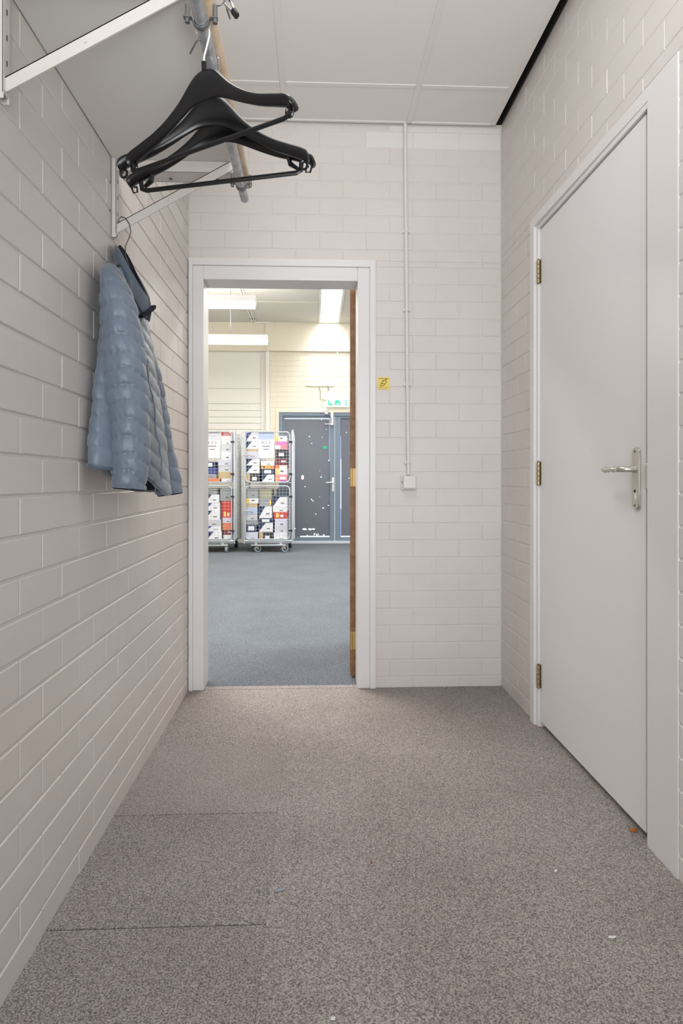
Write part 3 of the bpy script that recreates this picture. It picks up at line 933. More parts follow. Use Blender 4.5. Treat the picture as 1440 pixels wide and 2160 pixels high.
# wire hanger inside the jacket, hooked over the brace of the far bracket
jh = thing('coat_hanger', 'thin dark wire hanger holding the blue jacket on the bracket', 'hanger', (-.545, 1.98, 1.70))
hx0 = -.555
q = MB()
hook = [(hx0, 1.995, 1.655), (hx0 + .000, 1.990, 1.690), (hx0 + .012, 1.984, 1.712), (hx0 + .020, 1.978, 1.730), (hx0 + .016, 1.975, 1.752), (hx0 + .004, 1.976, 1.769), (hx0 - .008, 1.979, 1.774), (hx0 - .016, 1.980, 1.768), (hx0 - .0185, 1.981, 1.757)]
q.tube(hook, .0016, 8)
q.build('hook', M['dark_wire'], jh, smooth=True)
q = MB()
q.tube([(hx0, 1.86, 1.585), (hx0, 1.93, 1.615), (hx0, 1.985, 1.650), (hx0, 1.995, 1.656), (hx0, 2.005, 1.650), (hx0, 2.07, 1.615), (hx0, 2.14, 1.585)], .004, 8)
q.build('arms', M['dark_wire'], jh, smooth=True)

# ================================================================== LITTER ON THE CARPET
def litter(name, label, px, py, pts, h, m):
    z = F * CAM_H / (py - HORIZON)
    t = (px - 720) / F
    X = z * (t * CS + SN); Y = z * (CS - t * SN)
    q = MB()
    n = len(pts)
    ring0 = [(X + a, Y + b2, 0.001) for a, b2 in pts]
    ring1 = [(X + a * .9, Y + b2 * .9, 0.001 + h * (.7 + .6 * ((i * 37) % 5) / 5)) for i, (a, b2) in enumerate(pts)]
    ring2 = [(X + a * .45, Y + b2 * .45, 0.001 + h * 1.25) for a, b2 in pts]
    q.loft([ring0, ring1, ring2])
    o = q.build(name, m)
    return tag(rebase(o, (X, Y, 0.001)), label, 'litter')
M['leaf'] = mat('dry_leaf', (172, 104, 52), 0.7)
M['scrap_blue'] = mat('blue_grey_scrap', (140, 150, 165), 0.5)
M['scrap_white'] = mat('white_scrap', (226, 222, 224), 0.6)
M['red_bit'] = mat('red_bit', (170, 60, 60), 0.6)
litter('leaf_crumb', 'small orange brown leaf crumb lying by the right door', 1335, 1753, [(-.012, -.002), (-.004, -.008), (.006, -.007), (.012, .001), (.005, .007), (-.005, .006)], .006, M['leaf'])
litter('foil_scrap', 'small blue grey scrap on the carpet in the middle foreground', 591, 1879, [(-.014, -.004), (-.004, -.006), (.013, .003), (.012, .006), (-.002, .004), (-.012, .002)], .002, M['scrap_blue'])
litter('paper_scrap', 'white paper scrap on the carpet at lower right', 1290, 1978, [(-.009, -.003), (.002, -.004), (.010, -.001), (.008, .003), (-.006, .003)], .002, M['scrap_white'])
litter('paper_crumb', 'tiny white crumb on the carpet between door and scrap', 1171, 1838, [(-.004, -.003), (.003, -.004), (.005, .002), (-.002, .004)], .002, M['scrap_white'])
litter('red_crumb', 'tiny red crumb on the carpet near its centre', 783, 1820, [(-.003, -.004), (.003, -.003), (.003, .004), (-.002, .004)], .002, M['red_bit'])
litter('paper_fleck', 'white fleck on the carpet at the bottom edge', 702, 2150, [(-.005, -.003), (.004, -.004), (.005, .003), (-.004, .003)], .002, M['scrap_white'])

# ================================================================== THE HALL BEYOND
HY, HC = 10.5, 3.475                              # far wall, ceiling
def hall_wall(name, a, b, m='hall_wall'):
    return struct(MB().box(a, b).build(name, M[m]))
pl = xat(561, HY)                                 # left end of the brickwork (pilaster edge)
bz = zat(742, .0, HY)
dx0, dx1, dtop = xat(588, HY), xat(588, HY) + 1.95, zat(870, 0, HY)
wf = MB()
wf.box((pl, HY + .004, 0), (dx0, HY + .3, HC + .4)); wf.box((dx1, HY + .004, 0), (4.6, HY + .3, HC + .4)); wf.box((dx0, HY + .004, dtop), (dx1, HY + .3, HC + .4))
wf.box((-4.6, HY + .30, 0), (pl, HY + .42, HC + .4))
wf = wf.build('wall_far', M['hall_wall']); struct(wf)
lay_bricks(wf, (0, HY + .004, 0), (1, 0, 0), pl + .06, .95, zat(905, 0, HY) // BH * BH, bz, [(dx0 - .09, dx1 + .09, -1, dtop + .07)], lambda u, z: M['hall_wall'], 0.0, deep=.0035, hj=.005, vj=.003, jit=.0004)
struct(MB().box((pl - .004, HY - .05, bz), (4.6, HY + .004, HC + .001)).build('trim_1', M['hall_wall']))      # concrete lintel band
struct(MB().box((pl, HY - .03, 0), (pl + .05, HY + .004, bz)).build('trim_2', M['hall_white']))               # pilaster edge
struct(MB().box((-4.6, HY - .02, bz), (pl - .004, HY + .30, HC + .001)).build('trim_3', M['hall_wall']))       # lintel over the slatted door
hall_wall('wall_hall_left', (-4.7, YB, 0), (-4.6, HY + .42, HC + .4))
hall_wall('wall_hall_right', (4.6, YB, 0), (4.7, HY + .42, HC + .4))
hall_wall('wall_hall_near', (-4.6, YB - .1, 0), (XL - .2, YB, HC + .4)); hall_wall('wall_hall_near', (XR + .2, YB - .1, 0), (4.6, YB, HC + .4)); hall_wall('wall_hall_near', (XL - .2, YB - .1, 2.95), (XR + .2, YB, HC + .4))
# ceiling with the rooflight slot
SX0, SX1, SY0, SY1, SZT = 0.115, 0.385, 6.0, 10.40, 3.78
hc = MB()
A0, A1 = SX0 - .031, SX1 + .031
hc.box((-4.6, YB, HC), (A0, HY + .42, HC + .1)); hc.box((A1, YB, HC), (4.6, HY + .42, HC + .1)); hc.box((A0, YB, HC), (A1, SY0 - .031, HC + .1)); hc.box((A0, SY1 + .031, HC), (A1, HY + .42, HC + .1))
hc = hc.build('ceiling', M['hall_ceiling']); struct(hc)
q = MB()
q.box((SX0 - .03, SY0, HC - .012), (SX0, SY1, SZT)); q.box((SX1, SY0, HC - .012), (SX1 + .03, SY1, SZT)); q.box((SX0 - .03, SY0 - .03, HC - .012), (SX1 + .03, SY0 - .0002, SZT)); q.box((SX0 - .03, SY1 + .0002, HC - .012), (SX1 + .03, SY1 + .03, SZT))
q.build('rooflight_kerb', M['hall_white'], hc)
MB().box((SX0, SY0, SZT - .01), (SX1, SY1, SZT + .01)).build('rooflight_glazing', M['glazing'], hc)
for y in (9.26, 8.0, 6.76, 5.5):                  # cover strips over the board joints
    MB().box((-4.5, y - .012, HC - .006), (SX0 - .03, y + .012, HC + .001)).build('joint_strip', M['hall_wall'], hc)
# slatted overhead door at the left
sd = thing('overhead_door', 'white slatted overhead door in the hall left of the brick pier', 'door', (-1.6, HY + .2, 0))
sx0, sx1 = -2.6, xat(551, HY + .05)
zs = [bz + .01] + [zat(p, -.8, HY + .05) for p in (820, 852, 866, 880, 893, 906, 925, 945, 965, 985, 1005, 1025, 1045, 1065, 1085, 1105, 1125)] + [0.0]
for a, b2 in zip(zs[:-1], zs[1:]):
    MB().box((sx0, HY + .050, b2 + .003), (sx1, HY + .08, a - .003), bev=.003).build('slat', M['hall_white'], sd)
MB().box((sx1, HY + .03, 0), (pl, HY + .29, bz)).build('guide_rail', M['hall_white'], sd)
MB().box((sx0, HY + .07, 0), (sx1, HY + .09, bz)).build('backing', M['hall_white'], sd)

# hanging fluorescent lamps
def hang_lamp(y, label):
    x1, x0, z0 = -0.56, -3.2, 2.69
    t = thing('pendant_lamp', label, 'lamp', (-1.9, y, z0), 'fluorescent pendant lamps of the hall')
    MB().prism([(y - .10, z0 + .035), (y + .10, z0 + .035), (y + .055, z0 + .10), (y - .055, z0 + .10)], x0, x1, 'x').build('housing', M['c_lightgrey'], t)
    MB().prism([(y - .085, z0), (y + .085, z0), (y + .098, z0 + .035), (y - .098, z0 + .035)], x0 + .01, x1 - .01, 'x').build('diffuser', M['tube'], t)
    for xx in (-1.02, -2.7):
        MB().tube([(xx, y, z0 + .10), (xx, y, HC)], .004, 6).build('suspension_cord', M['grey_ink'], t)
    return t
hang_lamp(6.52, 'near white fluorescent lamp hanging in the hall')
hang_lamp(8.27, 'far white fluorescent lamp hanging lower in view in the hall')

cp = thing('ceiling_conduit', 'pair of pale conduits running along the hall ceiling to the far wall', 'conduit', (-.93, 8, HC))
for dx in (0, .035):
    MB().tube([(-.945 + dx, 5.0, HC - .012), (-.945 + dx, HY - .075 - dx, HC - .012), (-.92 + dx, HY - .058 - dx, HC - .014), (-.80, HY - .058 - dx, HC - .014), (-.62, HY - .058 - dx, HC - .014)], .011, 8).build('pipe', M['hall_white'], cp, smooth=True)
for y in (8.35, 9.3, 10.2):
    MB().box((-.965, y - .01, HC - .02), (-.89, y + .01, HC - .0005)).build('saddle_clip', M['grey_ink'], cp)
hp_ = thing('heating_pipe', 'looped grey pipe below the hall ceiling, above the lamps', 'pipe', (-1.2, 8.1, 3.4))
yl0, yl1, zl_ = 8.00, 8.16, 3.40
arc = [(-.44 + .08 * math.sin(a), (yl0 + yl1) / 2 - .08 * math.cos(a), zl_) for a in [PI * i / 10 for i in range(11)]]
MB().tube([(-3.5, yl0, zl_), (-1.5, yl0, zl_)] + arc + [(-1.5, yl1, zl_), (-3.5, yl1, zl_)], .021, 10).build('pipe', mat('grey_pipe', (186, 184, 178), .4), hp_, smooth=True)
for x in (-.66, -.72, -1.6):
    MB().box((x - .012, yl0 - .03, zl_ - .03), (x + .012, yl1 + .03, zl_ - .018)).build('bracket', M['grey_ink'], hp_)
    MB().tube([(x, (yl0 + yl1) / 2, zl_ - .02), (x, (yl0 + yl1) / 2, HC)], .006, 6).build('hanger_rod', M['grey_ink'], hp_)

# ---- double door in the far wall
dd = thing('double_door', 'blue grey metal double door with blackened panes at the far end', 'door', ((dx0 + dx1) / 2, HY, 0))
yd = HY + .02
Z = lambda py: zat(py, 0, HY)
X_ = lambda px: xat(px, HY)
MB().box((dx0 - .05, HY - .012, 0), (dx0, HY + .10, dtop + .04), bev=.004).build('frame', M['hall_wall'], dd)
MB().box((dx0, HY - .012, dtop), (dx1, HY + .10, dtop + .04), bev=.004).build('frame', M['hall_wall'], dd)
MB().box((dx0, HY, 0), (dx0 + .06, HY + .10, dtop), bev=.004).build('frame', M['door_blue'], dd)
MB().box((dx0 + .06, HY, dtop - .055), (dx1, HY + .10, dtop), bev=.004).build('frame', M['door_blue'], dd)
pz0, pz1_ = Z(1133), Z(882)
def leaf(x0, x1, pa, pb, hand):
    l = MB()
    l.box((x0, yd, .03), (pa, yd + .06, dtop - .055), bev=.006)
    l.box((pb, yd, .03), (x1, yd + .06, dtop - .055), bev=.006)
    l.box((pa, yd, .03), (pb, yd + .06, pz0), bev=.006)
    l.box((pa, yd, pz1_), (pb, yd + .06, dtop - .055), bev=.006)
    lf = l.build('door_leaf', M['door_blue'], dd)
    MB().box((pa, yd + .025, pz0), (pb, yd + .035, pz1_)).build('pane', M['pane_dark'], lf)
    return lf
mx_ = X_(706)
l1 = leaf(dx0 + .062, mx_ - .004, X_(600), X_(695.5), 1)
l2 = leaf(mx_ + .004, dx1 - .062, X_(718), X_(718) + (X_(695.5) - X_(600)), 1)
yp = yd + .0235
def spot(lf, cx_, cz_, rx, rz, m='daylight', n=9, rot=0.0):
    q = MB()
    pts = []
    for k in range(n):
        a = 2 * PI * k / n
        j = 1 + .18 * math.sin(k * 5.1)
        u, v = rx * j * math.cos(a), rz * j * math.sin(a)
        pts.append((cx_ + u * math.cos(rot) - v * math.sin(rot), cz_ + u * math.sin(rot) + v * math.cos(rot)))
    q.prism(pts, yp, yp + .002, 'y')
    return q.build('light_gap', M[m], lf)
for (cx_, cy_, rx, ry, rot) in [(908, 290, 1.1, 1.1, 0), (925, 341, .9, .9, 0), (1005, 295, .6, .6, 0), (1038, 233, .6, .6, 0), (1000, 162, .7, .7, 0), (1057, 472, 1.3, 1.1, 0), (998, 598, 1.3, 1.3, 0),
                               (857, 602, 2.6, 5.4, .15), (875, 672, .6, 1.6, -.4), (925, 769, 1.2, 1.2, 0), (935, 781, 1.1, 1.1, 0), (987, 748, .6, .6, 0), (1013, 835, 1.4, 1.4, 0), (1054, 815, 1.0, 1.0, 0),
                               (958, 881, 1.0, 1.0, 0), (800, 991, .7, 1.2, .5), (873, 996, 4.6, 1.9, 0), (915, 997, 3.9, 1.9, 0), (940, 995, 2.7, 1.6, 0), (893, 1044, 1.1, 1.0, 0), (946, 1034, .7, 3.2, .4), (964, 1040, .8, 3.4, -.5),
                               (976, 1036, .6, 2.6, -.5), (1018, 1041, 1.6, 1.2, -.6), (988, 549, .4, .5, 0)]:
    px, py = 400 + cx_ / 3.6, 840 + cy_ / 3.6
    spot(l1, X_(px), Z(py), rx * .0072, ry * .0072, rot=-rot)
for (cx_, cy_, r) in [(1190, 257, .9), (1230, 284, .9), (1220, 415, 1.0), (1228, 408, .7), (1210, 608, .8)]:
    spot(l2, X_(400 + cx_ / 3.6), Z(840 + cy_ / 3.6), r * .0072, r * .0072)
def strip(lf, x0, x1, z0, z1, m='daylight'):
    MB().box((x0, yp, z0), (x1, yp + .003, z1)).build('light_gap', M[m], lf)
strip(l1, X_(600.5), X_(695), Z(883.3), Z(882.1))
strip(l1, X_(633), X_(695), Z(1132.8), Z(1131.2))
strip(l1, X_(694.4), X_(695.3), Z(972), Z(884), 'daylight_blue')
strip(l2, X_(718.3), X_(719.3), Z(1074), Z(968))
strip(l2, X_(718.3), X_(719.2), Z(968), Z(920), 'daylight_blue')
strip(l2, X_(718.3), X_(719.2), Z(1131), Z(1075), 'daylight_blue')
strip(l2, X_(718.5), X_(760), Z(1132.8), Z(1131.4))
# lever handle on the left leaf
hxp = X_(702)
q = MB().box((hxp - .016, yd - .012, Z(1037)), (hxp + .016, yd, Z(1007)), bev=.003)
q.tube([(hxp, yd - .012, Z(1017)), (hxp, yd - .05, Z(1017)), (hxp - .02, yd - .055, Z(1017.3)), (hxp - .11, yd - .055, Z(1018))], .010, 8)
q.build('door_handle', M['plastic_white'], l1, smooth=True)
MB().box((X_(680.5), yd + .018, Z(946.5)), (X_(689.5), yd + .025, Z(940.5))).build('sticker', M['green'], l1)
# door alarm at the top of the left leaf and closer above it
al = thing('door_alarm', 'white and red alarm unit at the top of the double door', 'alarm', (X_(700), yd - .03, Z(885)))
MB().box((X_(697), yd - .055, Z(897)), (X_(703), yd, Z(869)), bev=.006).build('case', M['plastic_white'], al)
MB().box((X_(698.2), yd - .058, Z(893)), (X_(699.6), yd - .053, Z(880)), bev=.001).build('marking', M['c_red'], al)
MB().box((X_(684), yd - .04, Z(895)), (X_(697), yd - .02, Z(893.6)), bev=.002).build('lever', M['plastic_white'], al)
MB().tube([(X_(688), yd - .03, Z(866)), (X_(688), yd - .03, Z(874))], .035, 10).build('sensor', M['c_lightgrey'], al, smooth=True)
MB().box((X_(672), yd - .03, Z(871.4)), (X_(697), yd + .0, Z(869.8))).build('arm', M['grey_ink'], al)
# threshold strip under the double door
struct(MB().box((dx0 - .05, HY - .10, 0), (dx1 + .05, HY + .05, .022), bev=.004).build('trim_4', M['c_lightgrey']))
# skirting piece to the left of the door
struct(MB().box((pl + .05, HY - .018, 0), (dx0 - .05, HY + .004, .09), bev=.003).build('baseboard_far', M['hall_white']))

# ---- exit sign box over the double door
ex0, ex1, ez0, ez1 = X_(687.5), X_(735), Z(859), Z(841)
es = thing('exit_sign', 'white illuminated emergency exit box with green symbols above the double door', 'sign', ((ex0 + ex1) / 2, HY - .06, ez0))
MB().box((ex0, HY - .07, ez0), (ex1, HY, ez1), bev=.004).build('box', M['exit_face'], es)
ye = HY - .0725
def E(x0, x1, y0, y1): return (X_(580 + x0 / 7.579), Z(840 + y1 / 7.579), X_(580 + x1 / 7.579), Z(840 + y0 / 7.579))
for poly in ([(845, 40), (872, 40), (872, 88), (915, 92), (915, 120), (845, 120)],
             [(950, 60), (975, 36), (1010, 36), (1022, 52), (1040, 52), (1040, 120), (1012, 120), (1012, 84), (985, 84), (985, 120), (950, 120)],
             [(1108, 30), (1140, 30), (1140, 122), (1108, 122), (1108, 104), (1124, 104), (1124, 48), (1108, 48)]):
    MB().prism([(X_(580 + a / 7.579), Z(840 + b2 / 7.579)) for a, b2 in poly], ye, ye + .003, 'y').build('pictogram', M['exit_green'], es)
# loose cable run and bracket above the sign
cb = thing('wall_cable', 'thin loose cable and clips on the brick wall above the exit sign', 'cable', (X_(675), HY - .02, Z(820)))
q = MB()
q.tube([on_y(645, 814.5, HY - .012), on_y(662, 815.5, HY - .012), on_y(675, 815.2, HY - .012), on_y(690, 814.8, HY - .012), on_y(705, 815.6, HY - .012)], .006, 6)
q.tube([on_y(672, 815.5, HY - .014), on_y(676, 826, HY - .02), on_y(675, 838, HY - .02), on_y(678, 843, HY - .02), on_y(687, 844, HY - .012)], .006, 6)
q.tube([on_y(690.5, 815, HY - .014), on_y(693.5, 819, HY - .018), on_y(692, 824, HY - .018)], .009, 6)
q.build('cable', M['c_olive'], cb, smooth=True)
MB().tube([on_y(694.8, 812, HY - .012), on_y(688, 866, HY - .012)], .004, 6).build('drop_wire', M['hall_white'], cb)
MB().tube([on_y(711.7, 690, HY - .056), on_y(711.7, 742, HY - .056), on_y(711.7, 840, HY - .012)], .007, 6).build('riser', M['hall_white'], cb)

# ================================================================== ROLL CAGES
FY, DEP, CW = 9.14, 0.78, 0.68
cage_label_sheet = []
def cage(x0, label, npx):
    """x0 left, front at FY"""
    x1 = x0 + CW; y0, y1 = FY, FY + DEP
    c = thing('roll_cage', label, 'roll cage', ((x0 + x1) / 2, (y0 + y1) / 2, 0), 'wire roll cages in the hall')
    zc = lambda py: zat(py, -.7, FY)
    zt, zm0, zm1, zb = zc(909), zc(1018), zc(1025), zc(1138)
    # base
    q = MB()
    q.box((x0 + .03, y0 + .02, zb - .055), (x1 - .03, y1 - .02, zb - .030), bev=.004)
    q.tube([(x0 + .02, y0 + .012, zb - .022), (x1 - .02, y0 + .012, zb - .022)], .014, 10)
    q.box((x0 + .10, y0 - .004, zc(1151.5)), (x1 - .10, y0 + .022, zc(1148.5)), bev=.003)
    for xx in (x0 + .17, x1 - .17):
        q.box((xx - .018, y0 + .004, zc(1149)), (xx + .018, y0 + .03, zb - .03))
    q.build('base', M['zinc'], c, smooth=True)
    # corner posts
    for xx, yy in ((x0 + .012, y0 + .012), (x1 - .012, y0 + .012), (x0 + .012, y1 - .012), (x1 - .012, y1 - .012)):
        MB().tube([(xx, yy, zb - .055), (xx, yy, zt - .01), (xx, yy, zt + .01)], [.0145, .0145, .008], 10).build('post', M['zinc'], c, smooth=True)
    # wire side, back and shelves
    wr_ = .0019
    def mesh_wall(axis, c0, u0, u1, z0, z1, name, su=.046, sz=.047):
        q = MB(); nu = int(round((u1 - u0) / su)); nz = int(round((z1 - z0) / sz))
        P = (lambda u, z: (u, c0, z)) if axis == 'x' else (lambda u, z: (c0, u, z))
        for i in range(nu + 1):
            u = u0 + (u1 - u0) * i / nu; q.tube([P(u, z0), P(u, z1)], wr_, 4, cap=False)
        for i in range(nz + 1):
            z = z0 + (z1 - z0) * i / nz; q.tube([P(u0, z), P(u1, z)], wr_, 4, cap=False)
        return stuff(q.build(name, M['zinc'], c))
    mesh_wall('y', x0 + .012, y0 + .02, y1 - .02, zb, zt - .02, 'side_mesh', .06, .05)
    mesh_wall('y', x1 - .012, y0 + .02, y1 - .02, zb, zt - .02, 'side_mesh', .06, .05)
    mesh_wall('x', y1 - .012, x0 + .02, x1 - .02, zb, zt - .02, 'back_mesh')
    q = MB().box((x0 + .026, y0 + .035, zm0 - .004), (x1 - .026, y1 - .03, zm0 + .004))
    q.build('middle_shelf', M['zinc'], c)
    q = MB()
    for z in (zm0 + .03, zm1 - .022): pass
    # gates
    for (za, zb_, nm) in ((zm0 + .006, zc(911), 'upper'), (zb + .004, zm1, 'lower')):
        q = MB(); r = .055; gx0, gx1 = x0 + .030, x1 - .045
        loop = []
        for (cx_, cz_, a0) in ((gx1 - r, zb_ - r, 0), (gx0 + r, zb_ - r, 90), (gx0 + r, za + r, 180), (gx1 - r, za + r, 270)):
            for k in range(6):
                a = math.radians(a0 + 18 * k); loop.append((cx_ + r * math.cos(a), y0 - .004, cz_ + r * math.sin(a)))
        q.tube(loop + [loop[0]], .0095, 8, cap=False)
        g = q.build('gate', M['zinc'], c, smooth=True)
        q = MB()
        nu, nz = 13, int(round((zb_ - za) / .047))
        for i in range(1, nu):
            u = gx0 + (gx1 - gx0) * i / nu; q.tube([(u, y0 - .004, za + .004), (u, y0 - .004, zb_ - .004)], wr_, 4, cap=False)
        for i in range(1, nz):
            z = za + (zb_ - za) * i / nz; q.tube([(gx0 + .004, y0 - .0055, z), (gx1 - .004, y0 - .0055, z)], wr_, 4, cap=False)
        stuff(q.build('gate_mesh', M['zinc'], g))
        for z in (za + (zb_ - za) * .16, za + (zb_ - za) * .80):
            MB().box((gx1 - .012, y0 - .018, z - .012), (gx1 + .036, y0 + .004, z + .012), bev=.003).build('gate_hinge', M['rubber'], g)
        zl_ = za + (zb_ - za) * .535
        MB().tube([(x0 + .004, y0 - .016, zl_), (x0 + .10, y0 - .016, zl_), (x0 + .135, y0 - .016, zl_ - .015), (x0 + .14, y0 - .016, zl_ - .05)], .008, 8).build('latch', M['zinc'], g, smooth=True)
    # right front post sleeve, a wide perforated upright
    q = MB().prism([(x1 - .022, zb - .04), (x1 + .022, zb + .02), (x1 + .022, zt - .10), (x1 + .004, zt + .022), (x1 - .010, zt + .022), (x1 - .022, zt - .05)], y0 + .03, y0 + .05, 'y')
    q.build('side_panel', M['zinc'], c)
    # casters
    def caster(x, y, swivel, dark):
        R, wdt = .052, .017
        Rm = Matrix.Translation((x, y, R)) @ Matrix.Rotation(swivel, 4, 'Z')
        prof = [(R * .45, -wdt), (R * .92, -wdt), (R, -wdt * .6), (R, wdt * .6), (R * .92, wdt), (R * .45, wdt)]
        nn = 20
        rings = [[Rm @ Vector((math.cos(2 * PI * k / nn) * r, d, math.sin(2 * PI * k / nn) * r)) for k in range(nn)] for r, d in prof]
        wobj = MB().loft(rings).build('wheel', M['caster'] if not dark else M['caster_dark'], c, smooth=True)
        q = MB()
        q.tube([Rm @ Vector((0, -wdt - .0015, 0)), Rm @ Vector((0, wdt + .0015, 0))], R * .62, 14)
        q.build('hub', M['caster_dark'], wobj, smooth=True)
        q = MB()
        for s in (-1, 1):
            q.prism([(-.014, -.008), (.014, -.008), (-.018, .062), (-.052, .062)], s * (wdt + .004) - .0015, s * (wdt + .004) + .0015, 'y')
        q.box((-.052, -wdt - .006, .058), (-.012, wdt + .006, .064))
        q.v = [tuple(Rm @ Vector(p)) for p in q.v]
        q.build('caster_fork', M['caster_fork'], c)
    caster(x0 + .19, y0 + .06, math.radians(28 if npx else 80), False)
    caster(x1 - .12, y0 + .06, math.radians(28 if npx else 85), False)
    caster(x0 + .10, y1 - .10, math.radians(75), True)
    caster(x1 - .06, y1 - .10, math.radians(80), True)
    return c
xa = xat(513, FY); xb = xat(495.5, FY) - CW
cage(xa, 'right wire roll cage full of boxes beside the double door', True)
cage(xb, 'left wire roll cage full of boxes, cut off by the door frame', False)

# numbered sheets clipped inside the gates
def sheet(px0, px1, py0, py1, label):
    a, b2 = on_y(px0, py1, FY + .012), on_y(px1, py0, FY + .012)
    t = thing('paper_sheet', label, 'sheet', ((a.x + b2.x) / 2, FY + .012, a.z), 'numbered sheets on the roll cages')
    MB().box((a.x, FY + .012, a.z), (b2.x, FY + .0135, b2.z)).build('paper', M['paper'], t)
    MB().box((a.x + .001, FY + .0113, b2.z - .105), (b2.x - .001, FY + .0122, b2.z - .004)).build('header', M['c_skyblue'] if px0 > 500 else M['c_lightgrey'], t)
    xc = (a.x + b2.x) / 2
    text_mesh('4 2 5', .062, 'lettering', M['grey_ink'], t, facing_corridor(xc, FY + .0112, a.z + (b2.z - a.z) * .59), .0004)
    q = MB()
    for f, hw in ((.45, .055), (.33, .038)):
        z = a.z + (b2.z - a.z) * f
        q.box((xc - hw, FY + .0112, z - .006), (xc + hw, FY + .0122, z + .006))
    q.build('print_line', M['grey_ink'], t)
sheet(544.5, 577.5, 911, 966, 'white sheet reading 425 on the gate of the right cage')
sheet(431.5, 463.5, 911, 966, 'white sheet reading 425 on the gate of the left cage')

# ---- boxes.  columns listed from the top down: (px0, px1, py0, py1, style)
ORD = ['topmost', 'second', 'third', 'fourth', 'fifth', 'sixth', 'seventh', 'eighth', 'ninth', 'tenth']
WORD = {'diag': 'white and blue box with diagonal print', 'white': 'plain white box', 'tan': 'brown cardboard box', 'dark': 'black box with pale label', 'yellowwhite': 'white and yellow box', 'magenta': 'magenta box',
        'pinkwhite': 'pink and white box', 'darkred': 'dark red box', 'orangewhite': 'orange and white box', 'amber': 'amber yellow box', 'bluelabel': 'blue box with white label', 'bluewhite': 'pale box with blue edges',
        'pinklabel': 'pink and purple box with white label', 'grey': 'grey box', 'olive': 'olive grey box', 'teal': 'dark teal box', 'skyblue': 'pale blue box', 'red': 'red box with yellow sticker', 'lilac': 'pale lilac box',
        'lightgrey': 'light grey box', 'tandark': 'black and brown box', 'redtext': 'white box with red lettering', 'orangered': 'orange red box', 'redplain': 'plain red box', 'darksticker': 'dark grey box with yellow sticker', 'blue': 'blue box'}
BOXN = [0]
def carton(px0, px1, z0, z1, style, label, ysh, dep):
    y0 = FY + .03 + ysh; y1 = y0 + dep
    x0, x1 = xat(px0, FY + .03) + .002, xat(px1, FY + .03) - .002
    w_, h_ = x1 - x0, z1 - z0
    t = thing('box', label, 'box', ((x0 + x1) / 2, (y0 + y1) / 2, z0), 'boxes in the roll cages')
    base = {'diag': 'white', 'yellowwhite': 'white', 'pinkwhite': 'pink', 'orangewhite': 'orange', 'bluelabel': 'deepblue', 'bluewhite': 'white', 'pinklabel': 'pink', 'tandark': 'dark', 'redtext': 'white', 'orangered': 'orange',
            'redplain': 'red', 'darksticker': 'grey'}.get(style, style)
    def plate(ua, ub, va, vb, m, nm='label', pr=.0012):
        MB().box((x0 + w_ * ua, y0 - pr, z0 + h_ * va), (x0 + w_ * ub, y0 + .0005, z0 + h_ * vb)).build(nm, M[m], t)
    if style == 'diag':
        q = MB()
        k = .5
        vs = [(x0, y0, z0), (x1, y0, z0), (x1, y0, z1), (x0 + w_ * k, y0, z1), (x0, y0, z1), (x0, y1, z0), (x1, y1, z0), (x1, y1, z1), (x0 + w_ * k, y1, z1), (x0, y1, z1)]
        q.add(vs, [(0, 1, 2, 3)], 0); q.add(vs, [(0, 3, 4)], 1)
        q.add(vs, [(5, 9, 8, 7, 6), (1, 6, 7, 2), (2, 7, 8, 3), (0, 5, 6, 1)], 0); q.add(vs, [(3, 8, 9, 4), (0, 4, 9, 5)], 1)
        q.build('carton', [M['c_white'], M['c_deepblue' if BOXN[0] % 3 else 'c_blue']], t, fix=False)
        plate(.55, .8, .3, .42, 'grey_ink', 'print')
    else:
        hl = min(.35 * h_, .03)
        MB().box((x0, y0, z0), (x1, y1, z1 - hl)).build('carton', M['c_' + base], t)
        MB().box((x0 - .001, y0 - .001, z1 - hl), (x1 + .001, y1, z1)).build('lid', M['c_' + base], t)
    if style in ('white', 'lightgrey', 'lilac', 'skyblue', 'grey'): plate(.45, .7, .2, .38, 'grey_ink', 'print')
    if style == 'dark': plate(.3, .75, .25, .6, 'c_white')
    if style == 'yellowwhite': plate(0, .3, .05, .95, 'c_yellow', pr=.002); plate(.45, .7, .5, .7, 'c_dark', 'print', .002)
    if style == 'pinkwhite': plate(0, .45, .05, .95, 'c_white', pr=.002)
    if style == 'orangewhite': plate(.35, 1, .05, .95, 'c_white', pr=.002)
    if style == 'amber': plate(.75, 1, .05, .95, 'c_orange', pr=.002); plate(.1, .3, .4, .7, 'c_dark', 'print', .002)
    if style == 'bluelabel': plate(.2, .75, .2, .8, 'c_white')
    if style == 'bluewhite': plate(0, .1, 0, 1, 'c_blue', pr=.002); plate(.9, 1, 0, 1, 'c_blue', pr=.002)
    if style == 'pinklabel': plate(.4, .9, .35, .7, 'c_white'); plate(.0, .25, .1, .8, 'c_amber', pr=.002); plate(.3, 1, .0, .28, 'c_purple', pr=.002)
    if style == 'red': plate(.15, .38, .15, .8, 'c_yellow'); plate(.5, .72, .2, .6, 'c_white')
    if style == 'tandark': plate(0, .3, 0, .98, 'c_tan', pr=.002); plate(.45, .8, .2, .6, 'c_white')
    if style == 'darksticker': plate(.86, 1.0, .2, .8, 'c_yellow')
    if style == 'darkred': plate(.5, .9, .4, .7, 'c_lilac')
    if style == 'redtext':
        plate(0, 1, .52, .98, 'c_red', 'band', .002)
        text_mesh('CBN', h_ * .42, 'lettering', M['c_white'], t, facing_corridor((x0 + x1) / 2, y0 - .0025, z0 + h_ * .75), .0004)
    BOXN[0] += 1

